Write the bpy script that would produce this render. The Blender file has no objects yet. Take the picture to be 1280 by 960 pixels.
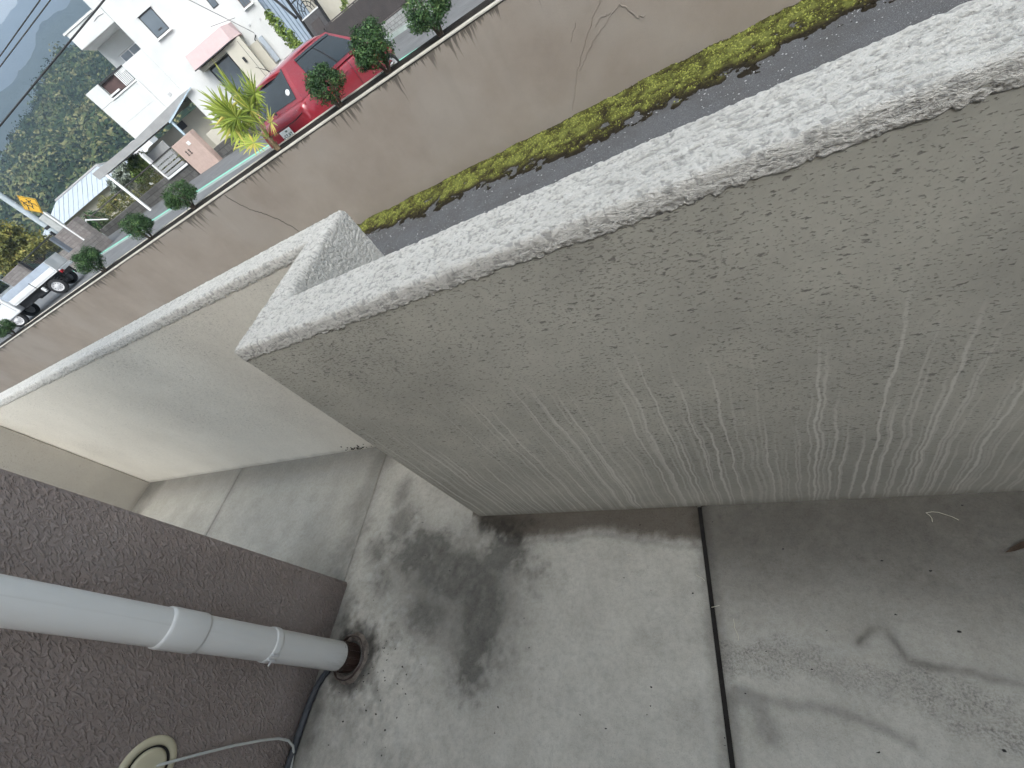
import bpy, math, random
import numpy as np
from mathutils import Matrix, Vector

random.seed(7)
rng = np.random.default_rng(7)
SC = bpy.context.scene
COL = SC.collection
R = math.radians

# ------------------------------------------------------------------ camera, light, exposure
cam_d = bpy.data.cameras.new('camera')
cam_d.sensor_width = 36.0
cam_d.lens = 36.0 * 526.0 / 1280.0
cam_d.clip_start = 0.02
cam_d.clip_end = 9000
cam = bpy.data.objects.new('camera', cam_d)
COL.objects.link(cam)
cam_right, cam_down, cam_fwd = (0.8719, 0.1324, -0.4715), (-0.1823, -0.8068, -0.5619), (-0.4550, 0.5761, -0.6795)
cam.matrix_world = Matrix(((cam_right[0], -cam_down[0], -cam_fwd[0], 0.0),
                           (cam_right[1], -cam_down[1], -cam_fwd[1], 0.0),
                           (cam_right[2], -cam_down[2], -cam_fwd[2], 1.5),
                           (0, 0, 0, 1)))
SC.camera = cam

SUN_EL, SUN_AZ = R(42), R(150)           # azimuth clockwise from +y: veiled sun behind the house and a little to the right
w = bpy.data.worlds.new('World')
SC.world = w
w.use_nodes = True
wn = w.node_tree
wn.nodes.clear()
sky = wn.nodes.new('ShaderNodeTexSky')
sky.sky_type = 'NISHITA'
sky.sun_disc = False
sky.sun_elevation = SUN_EL
sky.sun_rotation = SUN_AZ
sky.air_density = 1.0
sky.dust_density = 4.0
sky.ozone_density = 1.0
hs = wn.nodes.new('ShaderNodeHueSaturation')
hs.inputs['Saturation'].default_value = 0.0
bg = wn.nodes.new('ShaderNodeBackground')
bg.inputs['Strength'].default_value = 0.15
wo = wn.nodes.new('ShaderNodeOutputWorld')
wn.links.new(sky.outputs[0], hs.inputs['Color'])
wn.links.new(hs.outputs[0], bg.inputs[0])
wn.links.new(bg.outputs[0], wo.inputs[0])

sun_d = bpy.data.lights.new('sun', 'SUN')
sun_d.energy = 1.5
sun_d.angle = R(40)
sun_d.color = (1.0, 0.94, 0.83)
sun = bpy.data.objects.new('sun', sun_d)
COL.objects.link(sun)
sdir = Vector((math.sin(SUN_AZ) * math.cos(SUN_EL), math.cos(SUN_AZ) * math.cos(SUN_EL), math.sin(SUN_EL)))
sun.rotation_euler = sdir.to_track_quat('Z', 'Y').to_euler()
sun.location = (0, -20, 30)

SC.view_settings.view_transform = 'Standard'
SC.view_settings.look = 'None'
SC.view_settings.gamma = 1.0
SC.view_settings.exposure = 1.6
SC.render.engine = 'CYCLES'
SC.cycles.use_denoising = True
SC.cycles.max_bounces = 8
SC.cycles.volume_bounces = 0
SC.cycles.use_adaptive_sampling = True
SC.cycles.adaptive_threshold = 0.03
SC.cycles.adaptive_min_samples = 24

# ------------------------------------------------------------------ object helpers
def link(o, parent=None):
    COL.objects.link(o)
    if parent is not None:
        o.parent = parent
    return o

def tag(o, label=None, cat=None, group=None, kind=None):
    if label: o['label'] = label
    if cat: o['category'] = cat
    if group: o['group'] = group
    if kind: o['kind'] = kind
    return o

def thing(name, label, cat, loc=(0, 0, 0), rotz=0.0, group=None):
    o = bpy.data.objects.new(name, None)
    o.empty_display_size = 0.2
    o.location = loc
    o.rotation_euler = (0, 0, rotz)
    link(o)
    return tag(o, label, cat, group)

def copy_tree(o, parent=None):
    c = o.copy()
    COL.objects.link(c)
    c.parent = parent
    for ch in o.children:
        copy_tree(ch, c)
    return c

class MB:
    """collects shapes into one mesh"""
    def __init__(self):
        self.v, self.f, self.s = [], [], []
    def add(self, vs, fs, smooth=False):
        n = len(self.v)
        self.v += [tuple(map(float, p)) for p in vs]
        self.f += [tuple(n + i for i in f) for f in fs]
        self.s += [smooth] * len(fs)
        return self
    def box(self, x0, x1, y0, y1, z0, z1, c=0.0):
        if c <= 0:
            vs = [(x, y, z) for z in (z0, z1) for y in (y0, y1) for x in (x0, x1)]
            return self.add(vs, [(0, 2, 3, 1), (4, 5, 7, 6), (0, 1, 5, 4), (2, 6, 7, 3), (0, 4, 6, 2), (1, 3, 7, 5)])
        c = min(c, (x1 - x0) * .45, (y1 - y0) * .45, (z1 - z0) * .45)
        # chamfered box: convex hull of 24 points
        pts = []
        for sx, X in ((1, x0), (-1, x1)):
            for sy, Y in ((1, y0), (-1, y1)):
                for sz, Z in ((1, z0), (-1, z1)):
                    pts += [(X, Y + sy * c, Z + sz * c), (X + sx * c, Y, Z + sz * c), (X + sx * c, Y + sy * c, Z)]
        return self.hull(pts)
    def hull(self, pts):
        import bmesh
        bm = bmesh.new()
        vv = [bm.verts.new(p) for p in pts]
        bmesh.ops.convex_hull(bm, input=vv)
        bmesh.ops.dissolve_limit(bm, angle_limit=R(2), verts=bm.verts, edges=bm.edges)
        bm.verts.index_update()
        self.add([v.co[:] for v in bm.verts], [[v.index for v in f.verts] for f in bm.faces])
        bm.free()
        return self
    def prism(self, poly, d0, d1, axis='y'):
        """polygon in two coordinates, extruded along the third"""
        n = len(poly)
        def P(a, b, d):
            return {'y': (a, d, b), 'x': (d, a, b), 'z': (a, b, d)}[axis]
        vs = [P(a, b, d0) for a, b in poly] + [P(a, b, d1) for a, b in poly]
        fs = [tuple(range(n))[::-1], tuple(range(n, 2 * n))]
        fs += [(i, (i + 1) % n, n + (i + 1) % n, n + i) for i in range(n)]
        return self.add(vs, fs)
    def tube(self, pts, r, seg=8, cap=True):
        pts = [Vector(p) for p in pts]
        rr = r if isinstance(r, (list, tuple)) else [r] * len(pts)
        vs, fs = [], []
        up = None
        for i, p in enumerate(pts):
            t = (pts[min(i + 1, len(pts) - 1)] - pts[max(i - 1, 0)]).normalized()
            if up is None:
                up = t.orthogonal().normalized()
            else:
                up = (up - t * up.dot(t)).normalized()
            b = t.cross(up)
            for k in range(seg):
                a = 2 * math.pi * k / seg
                vs.append(p + (up * math.cos(a) + b * math.sin(a)) * rr[i])
        for i in range(len(pts) - 1):
            for k in range(seg):
                k2 = (k + 1) % seg
                fs.append((i * seg + k, i * seg + k2, (i + 1) * seg + k2, (i + 1) * seg + k))
        self.add(vs, fs, True)
        if cap:
            n = len(pts)
            self.add([vs[k] for k in range(seg)][::-1], [tuple(range(seg))])
            self.add([vs[(n - 1) * seg + k] for k in range(seg)], [tuple(range(seg))])
        return self
    def lathe(self, prof, seg=32, centre=(0, 0, 0), axis='z'):
        """prof: list of (radius, height)"""
        vs, fs = [], []
        for r, h in prof:
            for k in range(seg):
                a = 2 * math.pi * k / seg
                q = (r * math.cos(a), r * math.sin(a), h)
                if axis == 'x': q = (h, q[0], q[1])
                if axis == 'y': q = (q[0], h, q[1])
                vs.append(tuple(q[i] + centre[i] for i in range(3)))
        for i in range(len(prof) - 1):
            for k in range(seg):
                k2 = (k + 1) % seg
                fs.append((i * seg + k, i * seg + k2, (i + 1) * seg + k2, (i + 1) * seg + k))
        return self.add(vs, fs, True)
    def build(self, name, mat, parent=None, fix=True):
        me = bpy.data.meshes.new(name)
        me.from_pydata(self.v, [], self.f)
        me.polygons.foreach_set('use_smooth', self.s)
        if fix:
            import bmesh
            bm = bmesh.new(); bm.from_mesh(me)
            bmesh.ops.recalc_face_normals(bm, faces=bm.faces)
            bm.to_mesh(me); bm.free()
        me.materials.append(mat)
        return link(bpy.data.objects.new(name, me), parent)

def np_mesh(name, V, F, mat, parent=None, smooth=True, attrs=None, fattrs=None):
    """V (n,3); F (m,k) quads or tris"""
    V = np.asarray(V, np.float32); F = np.asarray(F, np.int32)
    me = bpy.data.meshes.new(name)
    me.vertices.add(len(V)); me.vertices.foreach_set('co', V.ravel())
    k = F.shape[1]
    me.loops.add(F.size); me.loops.foreach_set('vertex_index', F.ravel())
    me.polygons.add(len(F))
    me.polygons.foreach_set('loop_start', np.arange(0, F.size, k, dtype=np.int32))
    me.polygons.foreach_set('use_smooth', np.full(len(F), smooth))
    for n, a in (attrs or {}).items():
        at = me.attributes.new(n, 'FLOAT', 'POINT'); at.data.foreach_set('value', np.asarray(a, np.float32))
    for n, a in (fattrs or {}).items():
        at = me.attributes.new(n, 'FLOAT', 'FACE'); at.data.foreach_set('value', np.asarray(a, np.float32))
    me.update(calc_edges=True)
    me.validate()
    me.materials.append(mat)
    return link(bpy.data.objects.new(name, me), parent)

# ------------------------------------------------------------------ numpy noise
def _hash(ix, iy, iz):
    h = (ix.astype(np.int64) * 374761393 + iy.astype(np.int64) * 668265263 + iz.astype(np.int64) * 2147483647) & 0xffffffff
    h = ((h ^ (h >> 13)) * 1274126177) & 0xffffffff
    h = h ^ (h >> 16)
    return (h & 0xffffff) / float(0xffffff)

def vnoise(x, y, z=None):
    x = np.asarray(x, float); y = np.asarray(y, float)
    z = np.zeros_like(x) if z is None else np.asarray(z, float)
    ix, iy, iz = np.floor(x), np.floor(y), np.floor(z)
    fx, fy, fz = x - ix, y - iy, z - iz
    sx, sy, sz = [t * t * t * (t * (t * 6 - 15) + 10) for t in (fx, fy, fz)]
    r = 0
    for a in (0, 1):
        for b in (0, 1):
            for c in (0, 1):
                wgt = (sx if a else 1 - sx) * (sy if b else 1 - sy) * (sz if c else 1 - sz)
                r = r + wgt * _hash(ix + a, iy + b, iz + c)
    return r * 2 - 1

def fbm(x, y, z=None, oct=4, gain=0.5):
    s, a, t = 0, 1.0, 0
    z = np.zeros_like(np.asarray(x, float)) if z is None else np.asarray(z, float)
    for i in range(oct):
        k = 2.03 ** i
        s = s + a * vnoise(np.asarray(x) * k + 17.3 * i, np.asarray(y) * k + 5.1 * i, z * k + 9.7 * i)
        t += a; a *= gain
    return s / t

def sstep(e0, e1, x):
    t = np.clip((x - e0) / (e1 - e0), 0, 1)
    return t * t * (3 - 2 * t)

def seg_dist(x, y, pts):
    d = np.full(np.shape(x), 1e9)
    for (ax, ay), (bx, by) in zip(pts[:-1], pts[1:]):
        dx, dy = bx - ax, by - ay
        t = np.clip(((x - ax) * dx + (y - ay) * dy) / (dx * dx + dy * dy), 0, 1)
        d = np.minimum(d, np.hypot(x - ax - t * dx, y - ay - t * dy))
    return d

# ------------------------------------------------------------------ material helpers
class NT:
    def __init__(self, name):
        self.m = bpy.data.materials.new(name)
        self.m.use_nodes = True
        self.t = self.m.node_tree
        self.t.nodes.clear()
        self.out = self.t.nodes.new('ShaderNodeOutputMaterial')
        self.b = self.t.nodes.new('ShaderNodeBsdfPrincipled')
        self.t.links.new(self.b.outputs[0], self.out.inputs[0])
        self._pos = None
    def n(self, typ, ins=None, **props):
        nd = self.t.nodes.new(typ)
        for k, v in props.items():
            setattr(nd, k, v)
        for k, v in (ins or {}).items():
            self.set(nd.inputs[k], v)
        return nd
    def set(self, sock, v):
        if isinstance(v, bpy.types.NodeSocket):
            self.t.links.new(v, sock)
        elif isinstance(v, (tuple, list)) and len(v) == 3 and sock.type == 'RGBA':
            sock.default_value = (*v, 1)
        else:
            sock.default_value = v
    @property
    def pos(self):
        if self._pos is None:
            self._pos = self.n('ShaderNodeTexCoord').outputs['Object']
        return self._pos
    def scaled(self, s, vec=None, loc=(0, 0, 0), rot=(0, 0, 0)):
        return self.n('ShaderNodeMapping', {'Vector': vec or self.pos, 'Scale': s, 'Location': loc, 'Rotation': rot}).outputs[0]
    def noise(self, scale, detail=4, rough=0.55, vec=None, dist=0.0):
        return self.n('ShaderNodeTexNoise', {'Vector': vec or self.pos, 'Scale': scale, 'Detail': detail, 'Roughness': rough, 'Distortion': dist}).outputs['Fac']
    def voronoi(self, scale, vec=None, feature='F1', smooth=None, rand=1.0):
        nd = self.n('ShaderNodeTexVoronoi', {'Vector': vec or self.pos, 'Scale': scale, 'Randomness': rand}, feature=feature)
        return nd
    def math(self, op, a, b=0.5, c=0.5, clamp=False):
        nd = self.n('ShaderNodeMath', operation=op, use_clamp=clamp)
        self.set(nd.inputs[0], a); self.set(nd.inputs[1], b); self.set(nd.inputs[2], c)
        return nd.outputs[0]
    def rng(self, v, a, b, c=0.0, d=1.0, smooth=True):
        return self.n('ShaderNodeMapRange', {'Value': v, 'From Min': a, 'From Max': b, 'To Min': c, 'To Max': d},
                      interpolation_type='SMOOTHSTEP' if smooth else 'LINEAR').outputs['Result']
    def mix(self, f, a, b, mode='MIX'):
        nd = self.n('ShaderNodeMix', data_type='RGBA', blend_type=mode)
        self.set(nd.inputs['Factor'], f)
        self.set(nd.inputs[6], a); self.set(nd.inputs[7], b)
        return nd.outputs[2]
    def ramp(self, f, stops):
        nd = self.n('ShaderNodeValToRGB', {'Fac': f})
        e = nd.color_ramp.elements
        while len(e) < len(stops): e.new(0.5)
        for i, (p, c) in enumerate(stops):
            e[i].position = p; e[i].color = (*c, 1)
        return nd.outputs[0]
    def attr(self, name):
        return self.n('ShaderNodeAttribute', attribute_name=name).outputs['Fac']
    def xyz(self):
        nd = self.n('ShaderNodeSeparateXYZ', {0: self.pos})
        return nd.outputs[0], nd.outputs[1], nd.outputs[2]
    def bump(self, h, strength=0.5, dist=0.01, normal=None):
        ins = {'Height': h, 'Strength': strength, 'Distance': dist}
        if normal is not None: ins['Normal'] = normal
        o = self.n('ShaderNodeBump', ins).outputs[0]
        self.set(self.b.inputs['Normal'], o)
        return o
    def done(self, col, rough=0.8, spec=0.3, metal=0.0):
        self.set(self.b.inputs['Base Color'], col)
        self.set(self.b.inputs['Roughness'], rough)
        self.set(self.b.inputs['Specular IOR Level'], spec)
        self.set(self.b.inputs['Metallic'], metal)
        return self.m

def plain(name, col, rough=0.6, spec=0.4, metal=0.0, var=0.12, scale=6.0, bump=0.0, coat=0.0):
    t = NT(name)
    nz = t.noise(scale, 5, 0.6)
    dark = tuple(c * (1 - var) for c in col); lite = tuple(min(1, c * (1 + var)) for c in col)
    c = t.ramp(nz, [(0.3, dark), (0.7, lite)])
    if bump: t.bump(t.noise(scale * 12, 3), 0.4, bump)
    if coat:
        t.b.inputs['Coat Weight'].default_value = coat
        t.b.inputs['Coat Roughness'].default_value = 0.06
    return t.done(c, rough, spec, metal)

M = {}
# ------------------------------------------------------------------ materials: the near walls and floor
def mat_coping():
    t = NT('rough_white_stucco')
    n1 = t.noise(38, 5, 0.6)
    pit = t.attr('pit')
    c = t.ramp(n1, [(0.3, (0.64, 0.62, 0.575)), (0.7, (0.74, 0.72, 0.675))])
    c = t.mix(t.rng(pit, 0.2, 1.0, 0, 0.55), c, (0.20, 0.196, 0.188))  # pits darkened in the colour to paint their relief shade
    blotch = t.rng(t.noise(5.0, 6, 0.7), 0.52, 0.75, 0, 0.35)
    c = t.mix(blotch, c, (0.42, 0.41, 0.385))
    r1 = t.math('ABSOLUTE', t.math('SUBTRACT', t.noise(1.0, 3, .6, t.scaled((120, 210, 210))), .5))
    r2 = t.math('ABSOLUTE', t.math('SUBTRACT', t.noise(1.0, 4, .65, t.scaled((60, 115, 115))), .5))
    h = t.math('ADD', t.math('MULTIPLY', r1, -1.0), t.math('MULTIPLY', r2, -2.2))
    c = t.mix(t.rng(r2, .05, .20, 0, .42), c, (0.21, 0.206, 0.198))  # hollows between the ridges darkened too, shade put into the colour
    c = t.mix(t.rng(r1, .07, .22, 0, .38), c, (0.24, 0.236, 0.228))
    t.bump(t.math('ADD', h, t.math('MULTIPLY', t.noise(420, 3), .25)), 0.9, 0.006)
    return t.done(c, 0.75, 0.25)
M['coping'] = mat_coping()

def mat_wall(name, streaks=True, base=((0.465, 0.45, 0.388), (0.55, 0.535, 0.468)), pits=1.0, grime=0.72):
    t = NT(name)
    x, y, z = t.xyz()
    s = t.math('ADD', x, y)
    big = t.noise(2.2, 5, 0.6)
    c = t.ramp(big, [(0.3, base[0]), (0.7, base[1])])
    fine = t.noise(70, 4, 0.65)
    c = t.mix(t.rng(fine, 0.35, 0.75, 0, 0.16), c, (0.34, 0.32, 0.28))
    # dull film of dirt in wide patches
    up = t.rng(t.noise(1.6, 6, 0.68), 0.30, 0.72, 0, grime)
    c = t.mix(up, c, (0.285, 0.278, 0.248))
    # dashes: shallow pits of the trowelled spray coat, dark with dirt
    warp = t.n('ShaderNodeCombineXYZ', {0: s, 1: t.math('MULTIPLY', t.noise(6, 2), 0.06), 2: t.math('ADD', z, t.math('MULTIPLY', s, 0.12))}).outputs[0]
    d1 = t.noise(1.0, 3, 0.55, t.scaled((46, 1, 120), warp))
    d2 = t.noise(1.0, 2, 0.5, t.scaled((85, 1, 230), warp, loc=(3, 1, 7)))
    dens = t.rng(t.noise(2.6, 4, .65), 0.3, 0.7, 0.0, 0.06)
    thr = t.math('SUBTRACT', 0.655, dens)
    p1 = t.rng(t.math('SUBTRACT', d1, thr), 0.0, 0.045)
    p2 = t.rng(t.math('SUBTRACT', d2, t.math('ADD', thr, 0.0)), 0.0, 0.05)
    d3 = t.noise(1.0, 2, 0.5, t.scaled((130, 1, 300), warp, loc=(13, 1, 3)))
    p3 = t.rng(t.math('SUBTRACT', d3, t.math('SUBTRACT', thr, .01)), 0.0, 0.05)
    pit = t.math('MAXIMUM', t.math('MAXIMUM', p1, t.math('MULTIPLY', p2, 0.85)), t.math('MULTIPLY', p3, .7))
    fade = t.rng(z, 0.05, 0.55, 0.25, 1.0)
    pit = t.math('MULTIPLY', pit, t.math('MULTIPLY', fade, 0.72 * pits))
    c = t.mix(pit, c, (0.13, 0.125, 0.115))
    h = t.math('SUBTRACT', t.math('MULTIPLY', t.noise(55, 4, 0.6), 0.5), pit)
    if streaks:
        # pale runs where water has washed the dirt off, wandering as they come down
        ws = t.math('ADD', s, t.math('MULTIPLY', t.math('SUBTRACT', t.noise(1.0, 4, 0.6, t.scaled((7, 7, 5.0))), 0.5), 0.045))
        total = None
        for k, wd, amt, off in ((19.0, .065, .85, 0.0), (30.0, .085, .75, 3.7), (47.0, .12, .5, 9.1)):
            vo = t.n('ShaderNodeTexVoronoi', {'W': t.math('ADD', t.math('MULTIPLY', ws, k), off), 'Scale': 1.0, 'Randomness': 1.0}, voronoi_dimensions='1D', feature='F1')
            rc = t.n('ShaderNodeSeparateColor', {0: vo.outputs['Color']}).outputs
            edge = t.math('ADD', vo.outputs['Distance'], t.math('MULTIPLY', t.math('SUBTRACT', t.noise(60, 3, .6), .5), .07))
            ln = t.rng(edge, wd * .35, wd * 1.3, amt, 0)
            top = t.rng(t.math('SUBTRACT', z, t.math('MULTIPLY', rc[0], .55)), .14, .40, 1, 0)
            ln = t.math('MULTIPLY', t.math('MULTIPLY', ln, top), t.rng(rc[1], .15, .6, .25, 1))
            total = ln if total is None else t.math('MAXIMUM', total, ln)
        c = t.mix(t.math('MULTIPLY', total, .78), c, (0.69, 0.675, 0.62))
    # splash dirt along the foot
    foot = t.rng(t.math('ADD', z, t.math('MULTIPLY', t.noise(14, 4), 0.06)), 0.025, 0.075, 0.5, 0)
    c = t.mix(foot, c, (0.25, 0.235, 0.20))
    t.bump(h, 0.5, 0.004)
    return t.done(c, 0.82, 0.2)
M['wall'] = mat_wall('stained_beige_wall_paint')
M['wall_far'] = mat_wall('beige_wall_paint', False, ((0.62, 0.585, 0.515), (0.70, 0.665, 0.59)), 0.55, 0.15)

def mat_brown():
    t = NT('brown_sprayed_stucco')
    vec = t.scaled((1, 1.0, 1.0), rot=(R(35), 0, 0))
    vec = t.scaled((1, 112, 42), vec)
    a = t.noise(1.0, 2.5, 0.5, vec, 0.25)
    b = t.noise(1.0, 2.5, 0.5, t.scaled((1, 74, 100), loc=(4, 2, 9)), 0.25)
    lump = t.math('MAXIMUM', t.rng(a, 0.47, 0.66), t.math('MULTIPLY', t.rng(b, .52, .70), .8))
    f = t.noise(260, 3)
    h = t.math('ADD', lump, t.math('MULTIPLY', f, 0.15))
    h = t.math('ADD', h, t.math('MULTIPLY', t.noise(14, 3), 0.4))
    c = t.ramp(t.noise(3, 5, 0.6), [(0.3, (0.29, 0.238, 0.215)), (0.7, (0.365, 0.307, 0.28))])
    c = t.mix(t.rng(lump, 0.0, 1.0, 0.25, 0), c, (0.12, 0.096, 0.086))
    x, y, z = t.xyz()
    c = t.mix(t.rng(t.math('ADD', z, t.math('MULTIPLY', t.noise(9, 4), 0.12)), 0.05, 0.22, 0.5, 0), c, (0.085, 0.068, 0.06))  # lower edge darkened in the colour, standing in for occlusion
    t.bump(h, 0.75, 0.006)
    return t.done(c, 0.72, 0.3)
M['brown'] = mat_brown()

def mat_floor():
    t = NT('weathered_concrete')
    tone, brown, grit, pale = t.attr('tone'), t.attr('brown'), t.attr('grit'), t.attr('pale')
    n1 = t.noise(7, 7, 0.68); n2 = t.noise(60, 5, 0.7); n3 = t.noise(330, 3, 0.6)
    c = t.ramp(n1, [(0.25, (0.43, 0.405, 0.35)), (0.75, (0.56, 0.535, 0.475))])
    c = t.mix(t.rng(n2, 0.35, 0.75, 0, 0.35), c, (0.25, 0.235, 0.205))
    c = t.mix(t.rng(n3, 0.56, 0.72, 0, 0.35), c, (0.16, 0.155, 0.145))
    c = t.mix(t.rng(n3, 0.46, 0.30, 0, 0.30), c, (0.60, 0.59, 0.56))
    g = t.math('MULTIPLY', t.rng(t.noise(170, 5, 0.75), 0.40, 0.66), t.rng(t.noise(34, 4, .7), .32, .6, .25, 1))
    c = t.mix(t.math('MULTIPLY', g, t.math('MULTIPLY', grit, 0.75)), c, (0.10, 0.092, 0.085))
    c = t.mix(pale, c, (0.58, 0.57, 0.53))
    c = t.mix(brown, c, (0.13, 0.105, 0.08))
    grey = t.n('ShaderNodeCombineColor', {0: tone, 1: tone, 2: tone}).outputs[0]
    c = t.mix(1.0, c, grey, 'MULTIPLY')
    t.bump(t.math('ADD', t.math('MULTIPLY', n3, 0.5), t.math('ADD', n2, t.math('MULTIPLY', g, grit))), 0.35, 0.0025)
    return t.done(c, 0.85, 0.25)
M['floor'] = mat_floor()
M['joint'] = plain('dark_joint_filler', (0.035, 0.032, 0.03), 0.9, 0.2, var=0.3, scale=30)
M['pvc'] = plain('white_grey_pvc', (0.70, 0.70, 0.68), 0.34, 0.45, var=0.05, scale=3)
def mat_pvc():
    t = NT('white_grey_pvc')
    x, y, z = t.xyz()
    c = t.ramp(t.noise(3, 4), [(.3, (.66, .66, .645)), (.7, (.72, .72, .70))])
    low = t.rng(z, .55, .05, .0, 1.0)
    grime = t.rng(t.noise(1, 5, .7, t.scaled((30, 30, 5))), .50, .74, 0, .5)
    c = t.mix(t.math('MULTIPLY', grime, t.math('ADD', t.math('MULTIPLY', low, .8), .16)), c, (.36, .345, .31))
    sc = t.rng(t.noise(1, 3, .7, t.scaled((38, 38, 90))), .69, .73, 0, .85)
    c = t.mix(t.math('MULTIPLY', sc, t.rng(z, .36, .10, 0, 1)), c, (.10, .095, .085))
    run = t.rng(t.noise(1, 3, .6, t.scaled((70, 70, 1.2))), .60, .72, 0, .16)
    c = t.mix(run, c, (.40, .385, .35))
    t.bump(t.noise(30, 3), .08, .004)
    return t.done(c, .36, .42)
M['pvc'] = mat_pvc()
M['pvc_dirty'] = plain('scuffed_pvc_rim', (0.52, 0.52, 0.52), 0.5, 0.4, var=0.2, scale=25)
M['boot'] = plain('dark_brown_glazed_pipe', (0.035, 0.02, 0.016), 0.28, 0.5, var=0.4, scale=18)
M['grout'] = plain('crumbling_mortar', (0.16, 0.135, 0.115), 0.95, 0.1, var=0.5, scale=40, bump=0.01)
M['cable_dark'] = plain('dark_grey_hose', (0.05, 0.055, 0.062), 0.55, 0.4, var=0.2, scale=20)
M['cable_grey'] = plain('grey_cable_sheath', (0.50, 0.51, 0.48), 0.45, 0.4, var=0.05)
M['cream_plastic'] = plain('cream_plastic', (0.56, 0.51, 0.36), 0.45, 0.4, var=0.06, scale=12)

# ------------------------------------------------------------------ terrace walls
ZT = 1.164                      # top of the parapet
Y0, Y1 = 0.5715, 0.723          # near parapet
YF0, YF1 = 1.012, 1.134         # parapet beyond the step
XC, XR = -1.06, -0.965          # the short return between them

def coping(name, rects, d, mat, parent, amp=1.0, lip=0.022, deep_x=None):
    """rough cap laid over the plan given by the rectangles, on a fine grid"""
    x0 = min(r[0] for r in rects); x1 = max(r[1] for r in rects)
    y0 = min(r[2] for r in rects); y1 = max(r[3] for r in rects)
    nx, ny = int(round((x1 - x0) / d)), int(round((y1 - y0) / d))
    gx = np.linspace(x0, x1, nx + 1); gy = np.linspace(y0, y1, ny + 1)
    cx, cy = np.meshgrid((gx[1:] + gx[:-1]) / 2, (gy[1:] + gy[:-1]) / 2, indexing='ij')
    ins = np.zeros((nx, ny), bool)
    for a, b, c_, e in rects:
        ins |= (cx > a) & (cx < b) & (cy > c_) & (cy < e)
    PX, PY = np.meshgrid(gx, gy, indexing='ij')
    sd = np.full(PX.shape, -1e9)
    for a, b, c_, e in rects:
        sd = np.maximum(sd, np.minimum(np.minimum(PX - a, b - PX), np.minimum(PY - c_, e - PY)))
    sd = np.maximum(sd, 0)
    rad = 0.011
    q = np.clip((rad - sd) / rad, 0, 1)
    def lumps(x, y, z):
        wx = .010 * vnoise(x * 45, y * 45, z * 45); wy = .006 * vnoise(x * 45 + 30, y * 45, z * 45)
        X, Y, Z = x + wx, y + wy, z + wy
        a = vnoise(X * 72, Y * 120, Z * 120)
        b = 1 - 2.2 * np.abs(vnoise(X * 90 + 7, Y * 150, Z * 150))
        c_ = 1 - 2.2 * np.abs(vnoise(X * 150 + 9, Y * 230, Z * 230))
        f = vnoise(X * 330, Y * 330, Z * 330)
        return np.tanh(1.2 * (.50 * a + .55 * b)) * .80 + .50 * c_ + .22 * f
    H = lumps(PX, PY, np.zeros_like(PX))
    PZ = ZT - rad * (1 - np.sqrt(1 - q * q + 1e-9)) + 0.0027 * amp * H
    idx = -np.ones(PX.shape, int)
    need = np.zeros(PX.shape, bool)
    need[:-1, :-1] |= ins; need[1:, :-1] |= ins; need[:-1, 1:] |= ins; need[1:, 1:] |= ins
    idx[need] = np.arange(need.sum())
    V = [np.stack([PX[need], PY[need], PZ[need]], 1)]
    pit = [sstep(0.70, -0.45, H[need])]
    ii, jj = np.nonzero(ins)
    F = [np.stack([idx[ii, jj], idx[ii + 1, jj], idx[ii + 1, jj + 1], idx[ii, jj + 1]], 1)]
    nbase = int(need.sum())
    # skirts round the edge
    pad = np.zeros((nx + 2, ny + 2), bool); pad[1:-1, 1:-1] = ins
    def skirt(sel, va, vb, nrm, lip):
        nonlocal nbase
        K = max(4, int(round(min(lip / d, 130))))
        deep = lip > .1
        ia, ib = va, vb
        n = len(ia)
        if n == 0: return
        prev_a, prev_b = ia, ib
        allv = np.concatenate(V)
        A, B = allv[ia], allv[ib]
        for k in range(1, K + 2):
            out = []
            for P in (A, B):
                Q = P.copy()
                rag = 0.0035 * vnoise(P[:, 0] * 90, P[:, 1] * 90, np.zeros(len(P))) + 0.0045 * vnoise(P[:, 0] * 190, P[:, 1] * 190)
                depth = (ZT - 0.011 - 0.003) - (lip + rag) * k / K if k <= K else (ZT - 0.014) - (lip + rag)
                Q[:, 2] = np.minimum(P[:, 2], depth)
                h = lumps(Q[:, 0], Q[:, 1], Q[:, 2])
                off = (0.0010 + 0.0020 * amp * h) * (min(1, 2.0 * k / K)) if k <= K else -0.02 * np.ones(len(P))
                Q[:, 0] += nrm[0] * off; Q[:, 1] += nrm[1] * off
                if deep and k <= K:
                    Q[:, 0] += (.0027 * h - off) * nrm[0]
                    Q[:, 2] = P[:, 2] - (.002 + lip * k / K)
                out.append((Q, sstep(0.70, -0.45, h) * (.15 if deep else 1)))
            na = nbase + np.arange(n); nb = nbase + n + np.arange(n)
            V.append(out[0][0]); V.append(out[1][0]); pit.append(out[0][1]); pit.append(out[1][1])
            nbase += 2 * n
            F.append(np.stack([prev_a, prev_b, nb, na], 1))
            prev_a, prev_b = na, nb
    for di, dj, nrm in ((0, -1, (0, -1)), (0, 1, (0, 1)), (-1, 0, (-1, 0)), (1, 0, (1, 0))):
        i, j = np.nonzero(ins & ~pad[1 + di:nx + 1 + di, 1 + dj:ny + 1 + dj])
        if dj == -1: a, b = idx[i + 1, j], idx[i, j]
        elif dj == 1: a, b = idx[i, j + 1], idx[i + 1, j + 1]
        elif di == -1: a, b = idx[i, j], idx[i, j + 1]
        else: a, b = idx[i + 1, j + 1], idx[i + 1, j]
        if deep_x is not None and di == 1:
            xs = np.concatenate(V)[a][:, 0]
            f_ = xs < deep_x
            skirt(None, a[f_], b[f_], nrm, .40)
            a, b = a[~f_], b[~f_]
        skirt(None, a, b, nrm, lip)
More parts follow.
